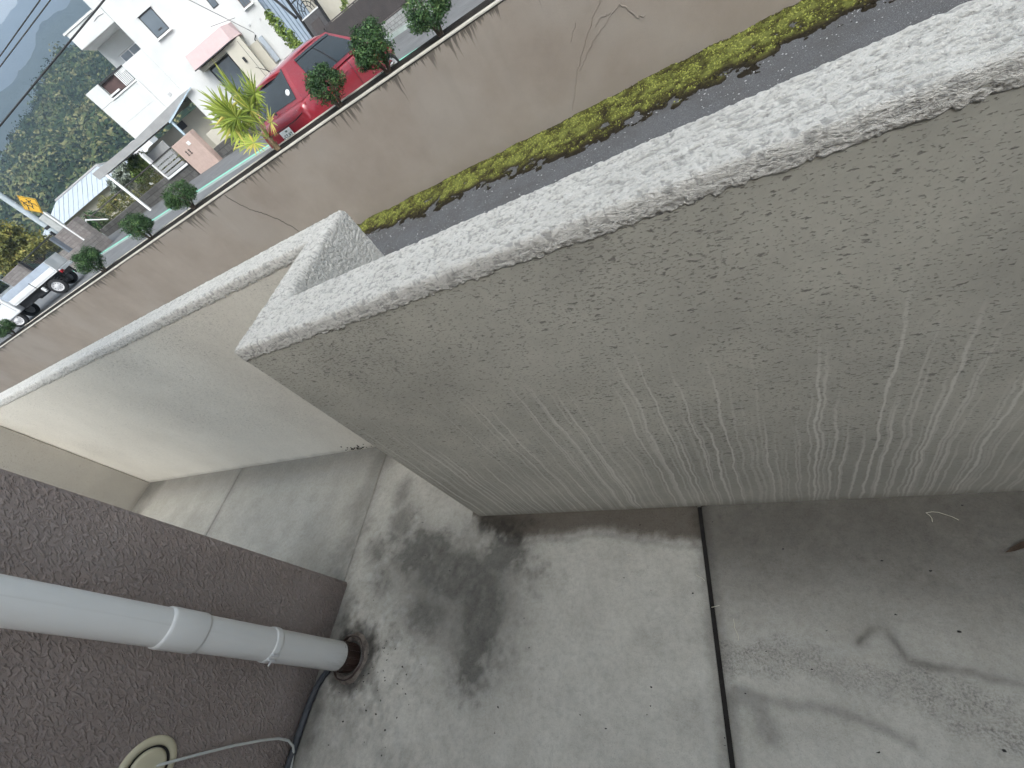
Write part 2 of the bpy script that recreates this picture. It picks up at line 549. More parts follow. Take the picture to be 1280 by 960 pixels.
    V = np.concatenate(V); F = np.concatenate(F); pit = np.concatenate(pit)
    return np_mesh(name, V, F[:, ::-1], mat, parent, True, {'pit': pit})

par = thing('parapet_wall', 'stepped beige stucco parapet wall with thick rough white top round the terrace', 'wall')
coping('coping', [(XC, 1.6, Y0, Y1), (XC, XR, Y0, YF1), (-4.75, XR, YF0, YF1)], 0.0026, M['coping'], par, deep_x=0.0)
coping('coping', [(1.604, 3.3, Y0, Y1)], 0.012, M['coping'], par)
MB().box(XC, 3.3, Y0, Y1, -0.9, ZT - 0.019).build('wall_panel', M['wall'], par)
MB().box(XC, XR - .004, Y1, YF1, -0.9, ZT - 0.019).build('wall_panel', M['coping'], par)
MB().box(-4.75, XC, YF0, YF1, -0.9, ZT - 0.019).build('wall_panel', M['wall_far'], par)
# the small crack where return and far parapet meet
ew = MB().box(-4.75, -4.608, -1.8, YF0 - 0.002, -0.05, 1.158, 0.006).build('end_wall', mat_wall('darkened_beige_wall_paint', False, ((0.38, 0.355, 0.31), (0.45, 0.42, 0.37)), 0.55, 0.3))  # beige paint darkened to offset the sun on this wall
tag(ew, 'low beige wall closing the far end of the terrace passage', 'wall')

# mould at the foot of the far parapet
mb = MB()
for k in range(46):
    cx = random.gauss(-2.00, 0.055); cz = abs(random.gauss(0, 0.022)) + 0.004
    r = random.uniform(0.002, 0.006)
    mb.lathe([(0.0, -0.0022), (r, -0.0012), (r * .9, 0.0)], 6, (cx, YF0 - 0.0003, cz), 'y')
mo = mb.build('mould_patch', plain('black_mould', (0.04, 0.04, 0.036), 0.95, 0.1, var=0.4, scale=60), par)
mo['kind'] = 'stuff'

# ------------------------------------------------------------------ terrace floor
fl = MB().box(-4.7, 3.2, -1.82, 1.05, -0.12, -0.013).build('terrace_floor', M['joint'])
tag(fl, kind='structure')

def slab(x0, x1, y0, y1, d):
    nx, ny = max(2, int((x1 - x0) / d)), max(2, int((y1 - y0) / d))
    gx = np.linspace(x0, x1, nx + 1); gy = np.linspace(y0, y1, ny + 1)
    X, Y = np.meshgrid(gx, gy, indexing='ij')
    wx = X + 0.05 * fbm(X * 7, Y * 7, oct=4) + 0.014 * fbm(X * 34, Y * 34, oct=3)
    wy = Y + 0.05 * fbm(X * 7 + 40, Y * 7, oct=4) + 0.014 * fbm(X * 34, Y * 34 + 30, oct=3)
    hi = fbm(X * 45, Y * 45, oct=5, gain=0.65)
    mid = fbm(X * 11 + 3, Y * 11, oct=5, gain=0.6)
    tone = np.ones_like(X); brown = np.zeros_like(X); grit = 0.12 * np.ones_like(X); pale = np.zeros_like(X)
    # the big damp mildew stain between the step and the drain
    s = np.zeros_like(X)
    for bx, by, rx, ry, a in ((-1.55, .70, .055, .11, .7), (-1.50, .55, .09, .10, .9), (-1.33, .43, .17, .09, 1.0), (-1.13, .34, .18, .09, 1.0),
                              (-.98, .20, .09, .15, .95), (-.90, .42, .12, .10, .8), (-1.0, .02, .07, .11, .75), (-.93, .53, .16, .045, .75), (-1.60, .42, .07, .08, .75), (-1.52, .30, .08, .10, .5), (-1.22, .18, .12, .10, .55), (-1.47, .60, .03, .05, .6)):
        s = np.maximum(s, a * np.exp(-(((wx - bx) / rx) ** 2 + ((wy - by) / ry) ** 2) * 0.8))
    halo = .80 * np.exp(-(((wx + 1.18) / .46) ** 2 + ((wy - .33) / .30) ** 2) * 1.1) + .5 * np.exp(-(((wx + .95) / .20) ** 2 + ((wy - .12) / .26) ** 2))
    dk = .50 * sstep(0.05, 0.75, s + 0.26 * hi + 0.18 * mid) + .62 * sstep(0.12, .85, halo + .38 * hi + .30 * mid) + .15 * sstep(.45, .8, s + .3 * hi)
    tone *= 1 - 0.70 * np.clip(dk, 0, 1)
    tone *= 1 + .20 * hi * np.exp(-(((X + 1.2) / .6) ** 2 + ((Y - .35) / .45) ** 2))
    grit += 0.25 * sstep(0.1, 0.6, s)
    # mottling round the drain
    nr = np.exp(-(((X + 1.45) / 0.42) ** 2 + ((Y - 0.12) / 0.42) ** 2))
    tone *= 1 + nr * (0.55 * hi + 0.25 * mid)
    pale += nr * 0.6 * sstep(0.15, 0.55, fbm(X * 26 + 8, Y * 26, oct=5, gain=.6))
    ring = np.hypot(X + 1.56, Y - 0.0)
    tone *= 1 - 0.72 * sstep(0.155, 0.085, ring + 0.03 * hi)
    brown += 0.4 * sstep(0.18, 0.09, ring + 0.03 * mid)
    tone *= 1 - 0.5 * sstep(-1.60, -1.70, X + 0.04 * mid) * sstep(0.33, 0.1, Y)
    # brown silt along the foot of the near parapet, with a tide line
    edge = [(-1.08, .55), (-1.0, .49), (-.88, .44), (-.67, .465), (-.55, .482), (-.45, .475), (-.37, .452), (-.22, .43), (-.17, .435)]
    ey = np.interp(X, [p[0] for p in edge], [p[1] for p in edge]) + 0.018 * fbm(X * 16, Y * 0 + 3, oct=3)
    inb = (X > -1.10) & (X < -0.172)
    bnd = np.where(inb, sstep(-0.01, 0.05, Y - ey + 0.02 * hi), 0)
    brown += 0.85 * bnd; grit += 0.8 * bnd; tone *= 1 - 0.25 * bnd
    tl = np.where(inb, np.exp(-((Y - ey) / 0.010) ** 2), 0)
    tone *= 1 - 0.22 * tl
    pale += np.where(inb, 0.25 * np.exp(-((Y - ey - .02) / 0.008) ** 2), 0)
    # slab right of the wide joint: silt plus shade painted darker towards the parapet, wave-like tide marks
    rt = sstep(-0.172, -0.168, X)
    silt_shade = sstep(0.10, 0.46, Y + 0.05 * mid + 0.10 * (X - 0.1))
    tone *= 1 - 0.50 * rt * silt_shade * (1 + .25 * hi)
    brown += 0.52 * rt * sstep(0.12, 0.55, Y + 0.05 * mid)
    grit += 0.20 * rt * silt_shade
    d = seg_dist(wx, wy, [(-.16, .115), (-.06, .145), (.03, .158), (.12, .145), (.2, .115), (.3, .085), (.42, .045), (.7, -.02)])
    b2 = rt * sstep(0.062, 0.015, d + 0.012 * hi)
    grit += 1.0 * b2 * (.75 + .5 * mid); tone *= 1 - 0.08 * b2
    d = seg_dist(wx * .3 + X * .7, wy * .3 + Y * .7, [(.165, .205), (.19, .232), (.222, .238), (.236, .20), (.246, .165), (.29, .158), (.34, .152), (.43, .138), (.6, .12)])
    tone *= 1 - 0.46 * rt * np.clip(.75 + 1.2 * mid + .5 * hi, 0.1, 1.3) * np.exp(-((d + .004 * hi) / 0.009) ** 2); tone *= 1 - .12 * rt * np.exp(-(d / .03) ** 2)
    d = seg_dist(wx * .3 + X * .7, wy * .3 + Y * .7, [(-.13, .065), (-.06, .056), (.02, .056), (.08, .05), (.14, .03), (.2, .01)])
    tone *= 1 - 0.30 * rt * np.exp(-(d / 0.013) ** 2)
    d = seg_dist(wx, wy, [(-.15, .21), (-.1, .185), (.0, .19), (.12, .196), (.25, .2)])
    pale += 0.18 * rt * np.exp(-(d / 0.012) ** 2)
    d = seg_dist(wx, wy, [(-.16, .02), (-.10, .04), (-.095, -.02)])
    tone *= 1 - 0.35 * rt * np.exp(-(d / 0.022) ** 2)
    # wide joint: grimy edge on both sides, bluish lime on the left
    dj = np.abs(X + 0.17)
    tone *= 1 - 0.35 * sstep(0.045, 0.005, dj + 0.012 * hi)
    pale += 0.30 * np.exp(-((X + 0.215) / 0.012) ** 2) * sstep(0.2, -0.1, Y + .05 * mid) * (X < -0.17)
    # left slabs: dirt against the far parapet and along the joints
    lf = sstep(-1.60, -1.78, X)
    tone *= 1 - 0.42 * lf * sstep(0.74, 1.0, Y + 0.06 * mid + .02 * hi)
    tone *= 1 - 0.25 * lf * sstep(0.12, 0.02, np.abs(X + 1.80) + 0.05 * mid)
    tone *= 1 - 0.5 * sstep(-4.2, -4.6, X + 0.1 * mid)
    tone *= 1 - 0.2 * sstep(0.06, 0.0, np.abs(X + 3.21) + .03 * mid)
    brown += 0.10 * lf * sstep(0.8, 1.0, Y)
    tone *= 1 + 0.16 * mid + .06 * hi
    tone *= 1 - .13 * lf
    Z = 0.0012 * mid
    V = np.stack([X, Y, Z], -1).reshape(-1, 3)
    i, j = np.meshgrid(np.arange(nx), np.arange(ny), indexing='ij')
    a = i * (ny + 1) + j
    F = np.stack([a, a + ny + 1, a + ny + 2, a + 1], -1).reshape(-1, 4)
    # edges turned down into the joint
    nb = len(V)
    rim = np.concatenate([np.arange(ny + 1), nx * (ny + 1) + np.arange(ny + 1)])
    V2 = V[rim].copy(); V2[:, 2] = -0.02
    k = np.arange(ny)
    F2 = np.stack([k, k + 1, nb + k + 1, nb + k], 1)
    F3 = np.stack([nx * (ny + 1) + k + 1, nx * (ny + 1) + k, nb + ny + 1 + k, nb + ny + 1 + k + 1], 1)
    at = {n_: np.concatenate([q.ravel(), q.reshape(-1)[rim]]) for n_, q in
          dict(tone=np.clip(tone, .15, 1.6), brown=np.clip(brown, 0, .9), grit=np.clip(grit, 0, 1.2), pale=np.clip(pale, 0, .8)).items()}
    return np_mesh('slab', np.concatenate([V, V2]), np.concatenate([F, F2, F3]), M['floor'], fl, True, at)

slab(-4.61, -3.2125, -1.8, 1.03, 0.016)
slab(-3.2085, -1.769, -1.8, 1.03, 0.012)
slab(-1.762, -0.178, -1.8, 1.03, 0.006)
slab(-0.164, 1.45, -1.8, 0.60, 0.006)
slab(1.46, 3.15, -1.8, 0.60, 0.02)

# pale fibres, a dead leaf and specks of dirt lying on the floor
def fibre(x, y, n, step, label, ang):
    pts = [(x, y, 0.003)]
    for k in range(n):
        ang += random.uniform(-0.6, 0.6)
        pts.append((pts[-1][0] + step * math.cos(ang), pts[-1][1] + step * math.sin(ang), 0.003 + 0.002 * random.random()))
    o = MB().tube(pts, 0.0008, 5).build('plant_fibre', M['fibre'])
    tag(o, label, 'fibre', 'pale plant fibres lying on the terrace floor')
M['fibre'] = plain('dry_straw', (0.62, 0.58, 0.46), 0.8, 0.2)
fibre(-.118, .235, 5, .011, 'pale plant fibre just right of the wide floor joint', -1.2)
fibre(-.205, .352, 3, .010, 'short pale plant fibre just left of the wide floor joint', -0.5)
fibre(-.172, .262, 3, .008, 'tiny pale plant fibre lying across the wide floor joint', 0.2)
fibre(.395, .522, 5, .013, 'longest pale plant fibre, near the parapet foot at the right', -0.3)
fibre(.40, .497, 3, .009, 'forked pale plant fibre beside the longest one at the right', 1.0)
fibre(-.42, .41, 2, .008, 'small pale plant fibre in the middle of the stained slab', 0.4)
mb = MB()
lv = [(-.05, 0), (-.03, .010), (0, .014), (.03, .009), (.055, 0), (.03, -.008), (0, -.012), (-.03, -.008)]
mb.add([(x, y, .006 + .006 * math.sin(40 * x) + .25 * abs(y)) for x, y in lv] + [(x, y, .004 + .006 * math.sin(40 * x) + .25 * abs(y)) for x, y in lv],
       [tuple(range(8)), tuple(range(15, 7, -1))] + [(i, (i + 1) % 8, 8 + (i + 1) % 8, 8 + i) for i in range(8)])
lf_ = mb.build('dead_leaf', plain('dead_leaf_brown', (0.06, 0.04, 0.028), 0.8, 0.2, var=.4, scale=60))
lf_.location = (.545, .435, .002); lf_.rotation_euler = (0, 0, R(24)); lf_.scale = (.8, .5, .8)
tag(lf_, 'curled dark brown dead leaf on the floor at the right edge', 'leaf')
mb = MB()
for k in range(110):
    x, y = random.uniform(-1.6, .6), random.uniform(-.3, .56)
    if k > 60: x, y = random.gauss(-1.38, .12), random.gauss(-.05, .10)
    r = random.uniform(.0012, .0035)
    mb.hull([(x + r * random.uniform(-1, 1) * 1.6, y + r * random.uniform(-1, 1), random.uniform(0.0005, 1.2 * r)) for _ in range(8)])
sp = mb.build('dirt_specks', M['joint'])
tag(sp, 'dark specks of dirt scattered over the concrete terrace floor', 'dirt', kind='stuff')

# ------------------------------------------------------------------ the brown house: pillar, unseen facade and roof behind the camera, sized to shade the terrace
bh = thing('brown_house', 'brown sprayed stucco house with the pillar the drainpipe runs down', 'house', (-1.735, -0.4, 0))
def bh_local(mb): 
    mb.v = [(x + 1.735, y + 0.4, z) for x, y, z in mb.v]; return mb
BX = -1.735
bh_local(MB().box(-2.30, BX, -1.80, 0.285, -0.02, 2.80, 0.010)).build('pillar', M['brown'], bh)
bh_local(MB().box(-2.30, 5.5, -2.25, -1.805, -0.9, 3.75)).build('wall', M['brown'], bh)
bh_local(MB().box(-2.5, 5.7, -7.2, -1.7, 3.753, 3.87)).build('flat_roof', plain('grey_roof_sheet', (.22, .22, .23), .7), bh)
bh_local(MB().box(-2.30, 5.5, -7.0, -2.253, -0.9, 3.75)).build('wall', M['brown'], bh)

# ------------------------------------------------------------------ drainpipe
PX, PY, PR = -1.575, 0.0, 0.051
dp = thing('drainpipe', 'white plastic drainpipe running down the brown pillar into the floor', 'pipe', (PX, PY, 0))
def ring(z0, z1, r0, r1): return [(r0, z0), (r1, z0), (r1, z1), (r0, z1)]
MB().lathe([(PR - .004, .085), (PR - .004, .07), (PR - .001, .068), (PR, .071), (PR, 0.66), (PR, 2.80)], 48).build('pipe', M['pvc'], dp)
MB().lathe([(PR - .001, .640), (PR + .0035, .641), (PR + .0045, .645), (PR + .0045, .742), (PR + .0035, .752), (PR - .001, .753)], 48).build('coupling', M['pvc'], dp)
MB().lathe([(PR, .372), (PR + .003, .373), (PR + .0035, .378), (PR + .0035, .394), (PR + .003, .398), (PR, .399)], 48).build('clamp_band', M['pvc'], dp)
mb = MB()
for a in (R(-38),):
    for q in (-.010, .010):
        c_, s_ = math.cos(a), math.sin(a)
        bx, by = c_ * (PR + .006) - s_ * q, s_ * (PR + .006) + c_ * q
        mb.box(bx - .006, bx + .006, by - .004, by + .004, .372, .399, .002)
mb.tube([(PR * .80 + .0, -PR * .80 - .0, .385), (PR * .70, -PR * .62 - .028, .385)], .0035, 8)
mb.build('clamp_lug', M['pvc_dirty'], dp)
MB().box(-.162, -PR + .002, -.010, .010, .376, .396).build('clamp_bracket', M['pvc_dirty'], dp)
MB().lathe([(PR - .006, .082), (PR - .004, .083), (PR - .003, .066), (PR + .001, .05), (PR + .002, .0)], 48).build('boot', M['boot'], dp)
mb = MB()
for k in range(14):
    a = 2 * math.pi * k / 14
    x, y = math.cos(a) * (PR + .001), math.sin(a) * (PR + .001)
    mb.tube([(x, y, .002), (x, y, .058)], .0028, 6)
mb.build('boot_rib', M['boot'], dp)
# broken mortar collar round the socket
V, F = [], []
SEG, RN = 72, 7
for i in range(RN):
    for k in range(SEG):
        a = 2 * math.pi * k / SEG
        r = PR + .010 + i * .0055
        n_ = 0.5 + 0.5 * float(vnoise(np.array([math.cos(a) * 3.2 + 7]), np.array([math.sin(a) * 3.2 + i * .45]))[0])
        h = (.003, .012, .015, .013, .010, .006, -.002)[i] * (.45 + .9 * n_)
        r += .006 * (n_ - .5) * (i / 3)
        V.append((r * math.cos(a), r * math.sin(a), h))
for i in range(RN - 1):
    for k in range(SEG):
        k2 = (k + 1) % SEG
        F.append((i * SEG + k, (i + 1) * SEG + k, (i + 1) * SEG + k2, i * SEG + k2))
np_mesh('mortar_collar', V, F, M['grout'], dp)
MB().lathe([(PR + .022, .0), (PR + .024, .017), (PR + .027, .018), (PR + .029, .0)], 48).build('socket_rim', M['boot'], dp)

# hose along the foot of the pillar
o = MB().tube([(-1.665, -.05, .012), (-1.685, -.075, .012), (-1.705, -.12, .013), (-1.715, -.2, .013), (-1.716, -.36, .013), (-1.716, -.7, .013), (-1.716, -1.09, .013)], .0125, 12).build('floor_hose', M['cable_dark'])
tag(o, 'dark grey hose lying along the foot of the brown pillar', 'hose')
# round cover on the pillar
rc = thing('cable_cover', 'round cream plastic cover plate on the brown pillar with a cable through it', 'cover', (BX, -.347, .515))
MB().lathe([(0, .004), (.056, .004), (.060, .009), (.074, .007), (.078, .003), (.078, .0)], 56, axis='x').build('rim', M['cream_plastic'], rc)
MB().lathe([(0, .013), (.040, .013), (.047, .011), (.049, .0045)], 48, axis='x').build('cap', M['cream_plastic'], rc)
MB().lathe([(.0495, .0055), (.054, .0055), (.054, .0095), (.0555, .0095)], 48, axis='x').build('groove', M['joint'], rc)
o = MB().tube([(BX + .006, -.343, .500), (BX + .014, -.338, .488), (BX + .022, -.330, .46), (BX + .030, -.312, .38), (BX + .035, -.293, .28), (BX + .036, -.280, .18), (BX + .034, -.276, .11),
               (BX + .032, -.283, .062), (BX + .030, -.300, .030), (BX + .027, -.322, .014), (BX + .03, -.36, .008), (BX + .034, -.5, .006)], .0042, 10).build('wall_cable', M['cable_grey'])
tag(o, 'thin light grey cable looping from the round cover down to the hose', 'cable')
# ------------------------------------------------------------------ yard below the terrace, moss, gravel
ZY = -0.835
def mat_gravel():
    t = NT('gravelly_asphalt')
    n1 = t.noise(3, 5, .6); v = t.voronoi(85)
    c = t.ramp(t.noise(120, 3, .7), [(.3, (.030, .031, .036)), (.7, (.165, .166, .170))])
    st = t.math('MULTIPLY', t.rng(v.outputs['Distance'], .34, .18), t.rng(t.n('ShaderNodeSeparateColor', {0: v.outputs['Color']}).outputs[0], .72, .8))
    c = t.mix(t.math('MULTIPLY', st, .8), c, (.34, .345, .35))
    c = t.mix(t.rng(n1, .4, .7, 0, .4), c, (.055, .05, .042))
    t.bump(t.math('ADD', t.noise(120, 3, .7), st), .7, .012)
    return t.done(c, .85, .25)
M['gravel'] = mat_gravel()
yd = MB().box(-40, 14, Y1 + .002, 6.6, ZY - .2, ZY).build('yard', M['gravel'])
tag(yd, kind='structure')

def mat_moss():
    t = NT('moss')
    g = t.attr('green')
    n = t.noise(90, 5, .7)
    c = t.ramp(t.math('ADD', g, t.math('MULTIPLY', t.math('SUBTRACT', n, .5), .55)),
               [(.14, (.026, .021, .014)), (.45, (.060, .054, .022)), (.72, (.098, .104, .028)), (1.0, (.165, .178, .050))])
    t.bump(t.math('ADD', n, t.noise(240, 3)), .9, .012)
    return t.done(c, .95, .08)
M['moss'] = mat_moss()
d = .02
gx = np.arange(-9.5, 3.6, d); gy = np.arange(5.20, 6.62, d)
X, Y = np.meshgrid(gx, gy, indexing='ij')
ed = np.interp(X, [-9.5, -5.2, -2.7, -1.4, -.76, .08, .98, 1.7, 3.5], [6.05, 5.92, 5.68, 5.55, 5.56, 5.53, 5.64, 5.70, 5.8])
n1 = fbm(X * 2.6, Y * 2.6, oct=5, gain=.62); n2 = fbm(X * 10, Y * 10, oct=5, gain=.65); n3 = fbm(X * 4.2 + 9, Y * 6.5, oct=4)
msk = sstep(-.05, .11, Y - ed + .26 * n1 + .20 * n2)
msk = msk * sstep(-.62, -.22, n2 + .8 * n3 + 1.1 * np.clip(Y - ed - .25, -.2, .5))
hgt = msk * (.010 + .024 * np.clip(n3 + .5, 0, 1) + .016 * n2) - .012 * (1 - msk)
grn = msk * sstep(-.02, .40, (Y - ed) + .30 * n3 + .16 * n2 + .02) * (1 - .55 * sstep(6.54, 6.62, Y + .04 * n2))
grn = np.clip(grn * (0.72 + .9 * n2 + .35 * n1), 0, 1)
V = np.stack([X, Y, ZY + hgt], -1).reshape(-1, 3)
nx, ny = X.shape
i, j = np.meshgrid(np.arange(nx - 1), np.arange(ny - 1), indexing='ij')
a = (i * ny + j)
keep = (msk[:-1, :-1] + msk[1:, 1:] + msk[1:, :-1] + msk[:-1, 1:]) > .02
F = np.stack([a, a + ny, a + ny + 1, a + 1], -1)[keep]
ms = np_mesh('moss', V, F.reshape(-1, 4), M['moss'], None, True, {'green': grn.ravel()})
tag(ms, 'bright green moss growing in a strip along the foot of the retaining wall', 'moss', kind='stuff')

nt = 16000
tx, ty = rng.uniform(-6.5, 3, nt), rng.uniform(5.3, 6.6, nt)
ti, tj = ((tx - gx[0]) / d).astype(int), ((ty - gy[0]) / d).astype(int)
tk_ = msk[ti, tj] > rng.random(nt) * .9 + .1
tx, ty, ti, tj = tx[tk_], ty[tk_], ti[tk_], tj[tk_]
tp = np.stack([tx, ty, ZY + hgt[ti, tj] + .004], 1)
def leaf_mesh(name, pts, outward, size, mat, parent, var, aspect=.5, tilt=.8):
    n = len(pts)
    d_ = outward + tilt * rng.normal(size=(n, 3))
    d_ /= np.linalg.norm(d_, axis=1)[:, None] + 1e-9
    r = rng.normal(size=(n, 3)); u = np.cross(d_, r); u /= np.linalg.norm(u, axis=1)[:, None] + 1e-9
    v = np.cross(d_, u)
    s_ = size * rng.uniform(.6, 1.3, n)[:, None]
    tip = pts + u * s_; tail = pts - u * s_
    l = pts + v * s_ * aspect + d_ * s_ * .15; q = pts - v * s_ * aspect + d_ * s_ * .15
    V_ = np.stack([tail, q, tip, l], 1).reshape(-1, 3)
    return np_mesh(name, V_, np.arange(4 * n).reshape(n, 4), mat, parent, False, None, {'var': np.clip(var, 0, 1)})
mt_ = NT('moss_tuft')
M['tuft'] = mt_.done(mt_.ramp(mt_.attr('var'), [(0, (.03, .024, .014)), (.35, (.075, .068, .022)), (.65, (.15, .16, .035)), (1, (.27, .29, .075))]), .95, .08)
o = leaf_mesh('moss_tufts', tp, np.tile([0, -.2, 1.0], (len(tp), 1)), .013, M['tuft'], None, grn[ti, tj] * 1.05 + .05 + .2 * rng.normal(size=len(tp)), .6, .7)
tag(o, 'ragged tufts standing up out of the moss strip by the retaining wall', 'moss', kind='stuff')

stones = MB()
octa = [(1, 0, 0), (-1, 0, 0), (0, 1, 0), (0, -1, 0), (0, 0, 1), (0, 0, -1)]
of = [(0, 2, 4), (2, 1, 4), (1, 3, 4), (3, 0, 4), (2, 0, 5), (1, 2, 5), (3, 1, 5), (0, 3, 5)]
for k in range(2600):
    x = random.uniform(-6, 3); y = 1.6 + 4.6 * random.random() ** .8
    r = .004 + .007 * random.random() ** 2.5
    a = random.uniform(0, 6.28)
    sx, sy = random.uniform(.8, 1.6), random.uniform(.7, 1)
    stones.add([(x + r * (sx * p[0] * math.cos(a) - sy * p[1] * math.sin(a)), y + r * (sx * p[0] * math.sin(a) + sy * p[1] * math.cos(a)), ZY + r * .25 + r * .7 * p[2]) for p in octa], of)
o = stones.build('gravel', plain('pale_grit', (.40, .40, .40), .85, .2, var=.5, scale=3))
tag(o, 'pale bits of gravel loose on the dark asphalt of the yard', 'gravel', kind='stuff')

# ------------------------------------------------------------------ retaining wall with its planting bed
def mat_retaining():
    t = NT('tan_render_with_run_stains')
    x, y, z = t.xyz()
    c = t.ramp(t.noise(1.1, 6, .62), [(.3, (.19, .160, .134)), (.7, (.245, .213, .180))])
    c = t.mix(t.rng(t.noise(.55, 3), .45, .7, 0, .5), c, (.225, .205, .183))
    c = t.mix(t.rng(t.noise(60, 4, .6), .3, .75, .18, 0), c, (.17, .145, .12))
    # dark runs below the cap: each has its own length, bunched together
    sx = t.math('ADD', x, t.math('MULTIPLY', t.math('SUBTRACT', t.noise(1, 2, .5, t.scaled((6, 1, 5))), .5), .05))
    cmb = lambda k, q: t.n('ShaderNodeCombineXYZ', {0: t.math('MULTIPLY', sx, k), 1: q, 2: t.math('MULTIPLY', z, .22)}).outputs[0]
    bunch = t.noise(1.0, 3, .6, cmb(1.1, 0))
    thin = t.noise(1.0, 4, .72, cmb(11, 3))
    leng = t.math('MULTIPLY', t.rng(bunch, .38, .68), .62)
    leng = t.math('ADD', t.math('MULTIPLY', leng, t.rng(thin, .42, .72)), t.math('MULTIPLY', t.rng(thin, .60, .72), .12))
    depth = t.math('SUBTRACT', .70, z)
    run = t.math('SUBTRACT', 1.0, t.math('DIVIDE', depth, t.math('ADD', leng, .004)), clamp=True)
    run = t.math('MULTIPLY', t.rng(run, 0, .75), .8)
    c = t.mix(run, c, (.055, .048, .04))
    soft = t.math('MULTIPLY', t.rng(t.noise(1, 3, .6, cmb(2.4, 8)), .5, .72), t.rng(z, -.75, .65, 0, .35))
    c = t.mix(soft, c, (.17, .148, .125))
    foot = t.rng(t.math('ADD', z, t.math('MULTIPLY', t.noise(5, 4, .65), .35)), -.66, -.40, .55, 0)
    c = t.mix(foot, c, (.19, .165, .14))
    t.bump(t.math('ADD', t.noise(2.2, 3), t.math('MULTIPLY', t.noise(70, 4), .12)), .35, .03)
    return t.done(c, .85, .2)
M['retaining'] = mat_retaining()
M['cap'] = plain('pale_cement_cap', (.44, .41, .36), .85, .2, var=.2, scale=5)
M['soil'] = plain('black_planting_soil', (.02, .017, .014), .95, .1, var=.5, scale=12, bump=.02)
M['repair'] = M['retaining']
YR, ZR = 6.60, 0.70
rw = thing('retaining_wall', 'long tan rendered retaining wall with dark run stains below its pale cap', 'wall', (0, YR, ZY))
def RL(mb):
    mb.v = [(x, y - YR, z - ZY) for x, y, z in mb.v]; return mb
# object coordinates of the render are shifted back by building the face at top level coordinates
face = MB().box(-42, 6, YR, YR + .16, ZY - .15, ZR)
o = face.build('wall_face', M['retaining'], rw); o.location = (0, -YR, -ZY)
RL(MB().box(-42, 6, YR - .012, YR + .115, ZR + .012, ZR + .036, .005)).build('cap', M['cap'], rw)
RL(MB().box(-42, 6, YR - .004, YR + .112, ZR, ZR + .0115)).build('cap_shadow_line', M['joint'], rw)  # dark strip painted in as the shadow line under the cap
RL(MB().box(-42, 6, YR + .161, YR + .70, ZR - .5, ZR + .034)).build('planting_bed', M['soil'], rw)
RL(MB().box(-20, -3.55, YR + .702, YR + .74, ZR - .9, ZR + .052, .004)).build('kerb', M['cap'], rw)
def crack(pts, r, mat, name, wob=.02, n=10):
    q = []
    for (xa, za), (xb, zb) in zip(pts[:-1], pts[1:]):
        for k in range(n):
            f = k / n
            q.append((xa + (xb - xa) * f + random.uniform(-wob, wob), YR - .0015, za + (zb - za) * f + random.uniform(-wob, wob)))
    q.append((pts[-1][0], YR - .0015, pts[-1][1]))
    o = MB().tube(q, r, 5).build(name, mat, rw); o.location = (0, -YR, -ZY)
    return o
crack([(-7.55, .69), (-7.48, .52), (-7.34, .28), (-7.16, .11), (-7.0, -.1), (-6.86, -.36), (-6.80, -.6), (-6.72, -.83)], .006, M['joint'], 'crack', .012)
for pts in ([(-.33, .60), (-.50, .22), (-.80, -.08), (-1.05, -.40), (-1.25, -.75)], [(-.33, .06), (-.55, -.05), (-.72, -.13), (-.86, -.25), (-.98, -.36)], [(-.33, .05), (-.24, -.06), (-.17, -.16), (-.10, -.17)],
            [(-.44, .03), (-.56, .04), (-.66, -.02)], [(-.86, .12), (-.98, -.02)]):
    o = crack(pts, .0075, M['retaining'], 'repair_ridge', .012, 6)
RL(MB().lathe([(.0, -.004), (.07, -.004), (.075, -.002)], 18, (1.56, YR, ZY + .13), 'y')).build('weep_hole', M['joint'], rw)

# ------------------------------------------------------------------ road and the parking strip (they climb to the left)
def zr(x): return -0.13 - 0.031 * x
def strip(name, x0, x1, y0, y1, dz, mat, skirt=.25, kind='structure'):
    vs = [(x0, y0, zr(x0) + dz), (x1, y0, zr(x1) + dz), (x1, y1, zr(x1) + dz), (x0, y1, zr(x0) + dz)]
    vs += [(x, y, z - skirt) for x, y, z in vs]
    o = MB().add(vs, [(0, 1, 2, 3), (7, 6, 5, 4), (0, 4, 5, 1), (1, 5, 6, 2), (2, 6, 7, 3), (3, 7, 4, 0)]).build(name, mat)
    return tag(o, kind=kind)
def mat_asphalt():
    t = NT('grey_asphalt')
    c = t.ramp(t.noise(1.2, 6, .65), [(.3, (.115, .118, .122)), (.7, (.165, .168, .172))])
    c = t.mix(t.rng(t.noise(200, 3, .7), .55, .75, 0, .4), c, (.26, .26, .26))
    t.bump(t.noise(150, 3, .7), .4, .006)
    return t.done(c, .8, .3)
M['asphalt'] = mat_asphalt()
M['mint'] = plain('mint_road_paint', (.20, .56, .43), .7, .3, var=.16, scale=9)
M['pale_concrete'] = plain('pale_gutter_concrete', (.30, .34, .32), .85, .2, var=.15, scale=6)
strip('road', -33, 16, YR + .742, 19.2, 0.0, M['asphalt'])
strip('gutter', -33, 16, 13.02, 13.46, .004, M['pale_concrete'], .002)
strip('road_line', -33, 16, 13.50, 13.80, .004, M['mint'], .002)
strip('road_kerb', -33, 16, 19.2, 19.42, .13, M['pale_concrete'], .4)
def mat_ground():
    t = NT('rough_ground')
    c = t.ramp(t.noise(.15, 6, .65), [(.3, (.07, .075, .035)), (.7, (.13, .125, .075))])
    return t.done(c, .95, .1)
M['ground'] = mat_ground()
gm = MB()
NR = 64
gv = [(0, 30, -2.6)] + [(4200 * math.cos(2 * math.pi * k / NR), 30 + 4200 * math.sin(2 * math.pi * k / NR), -2.6) for k in range(NR)]
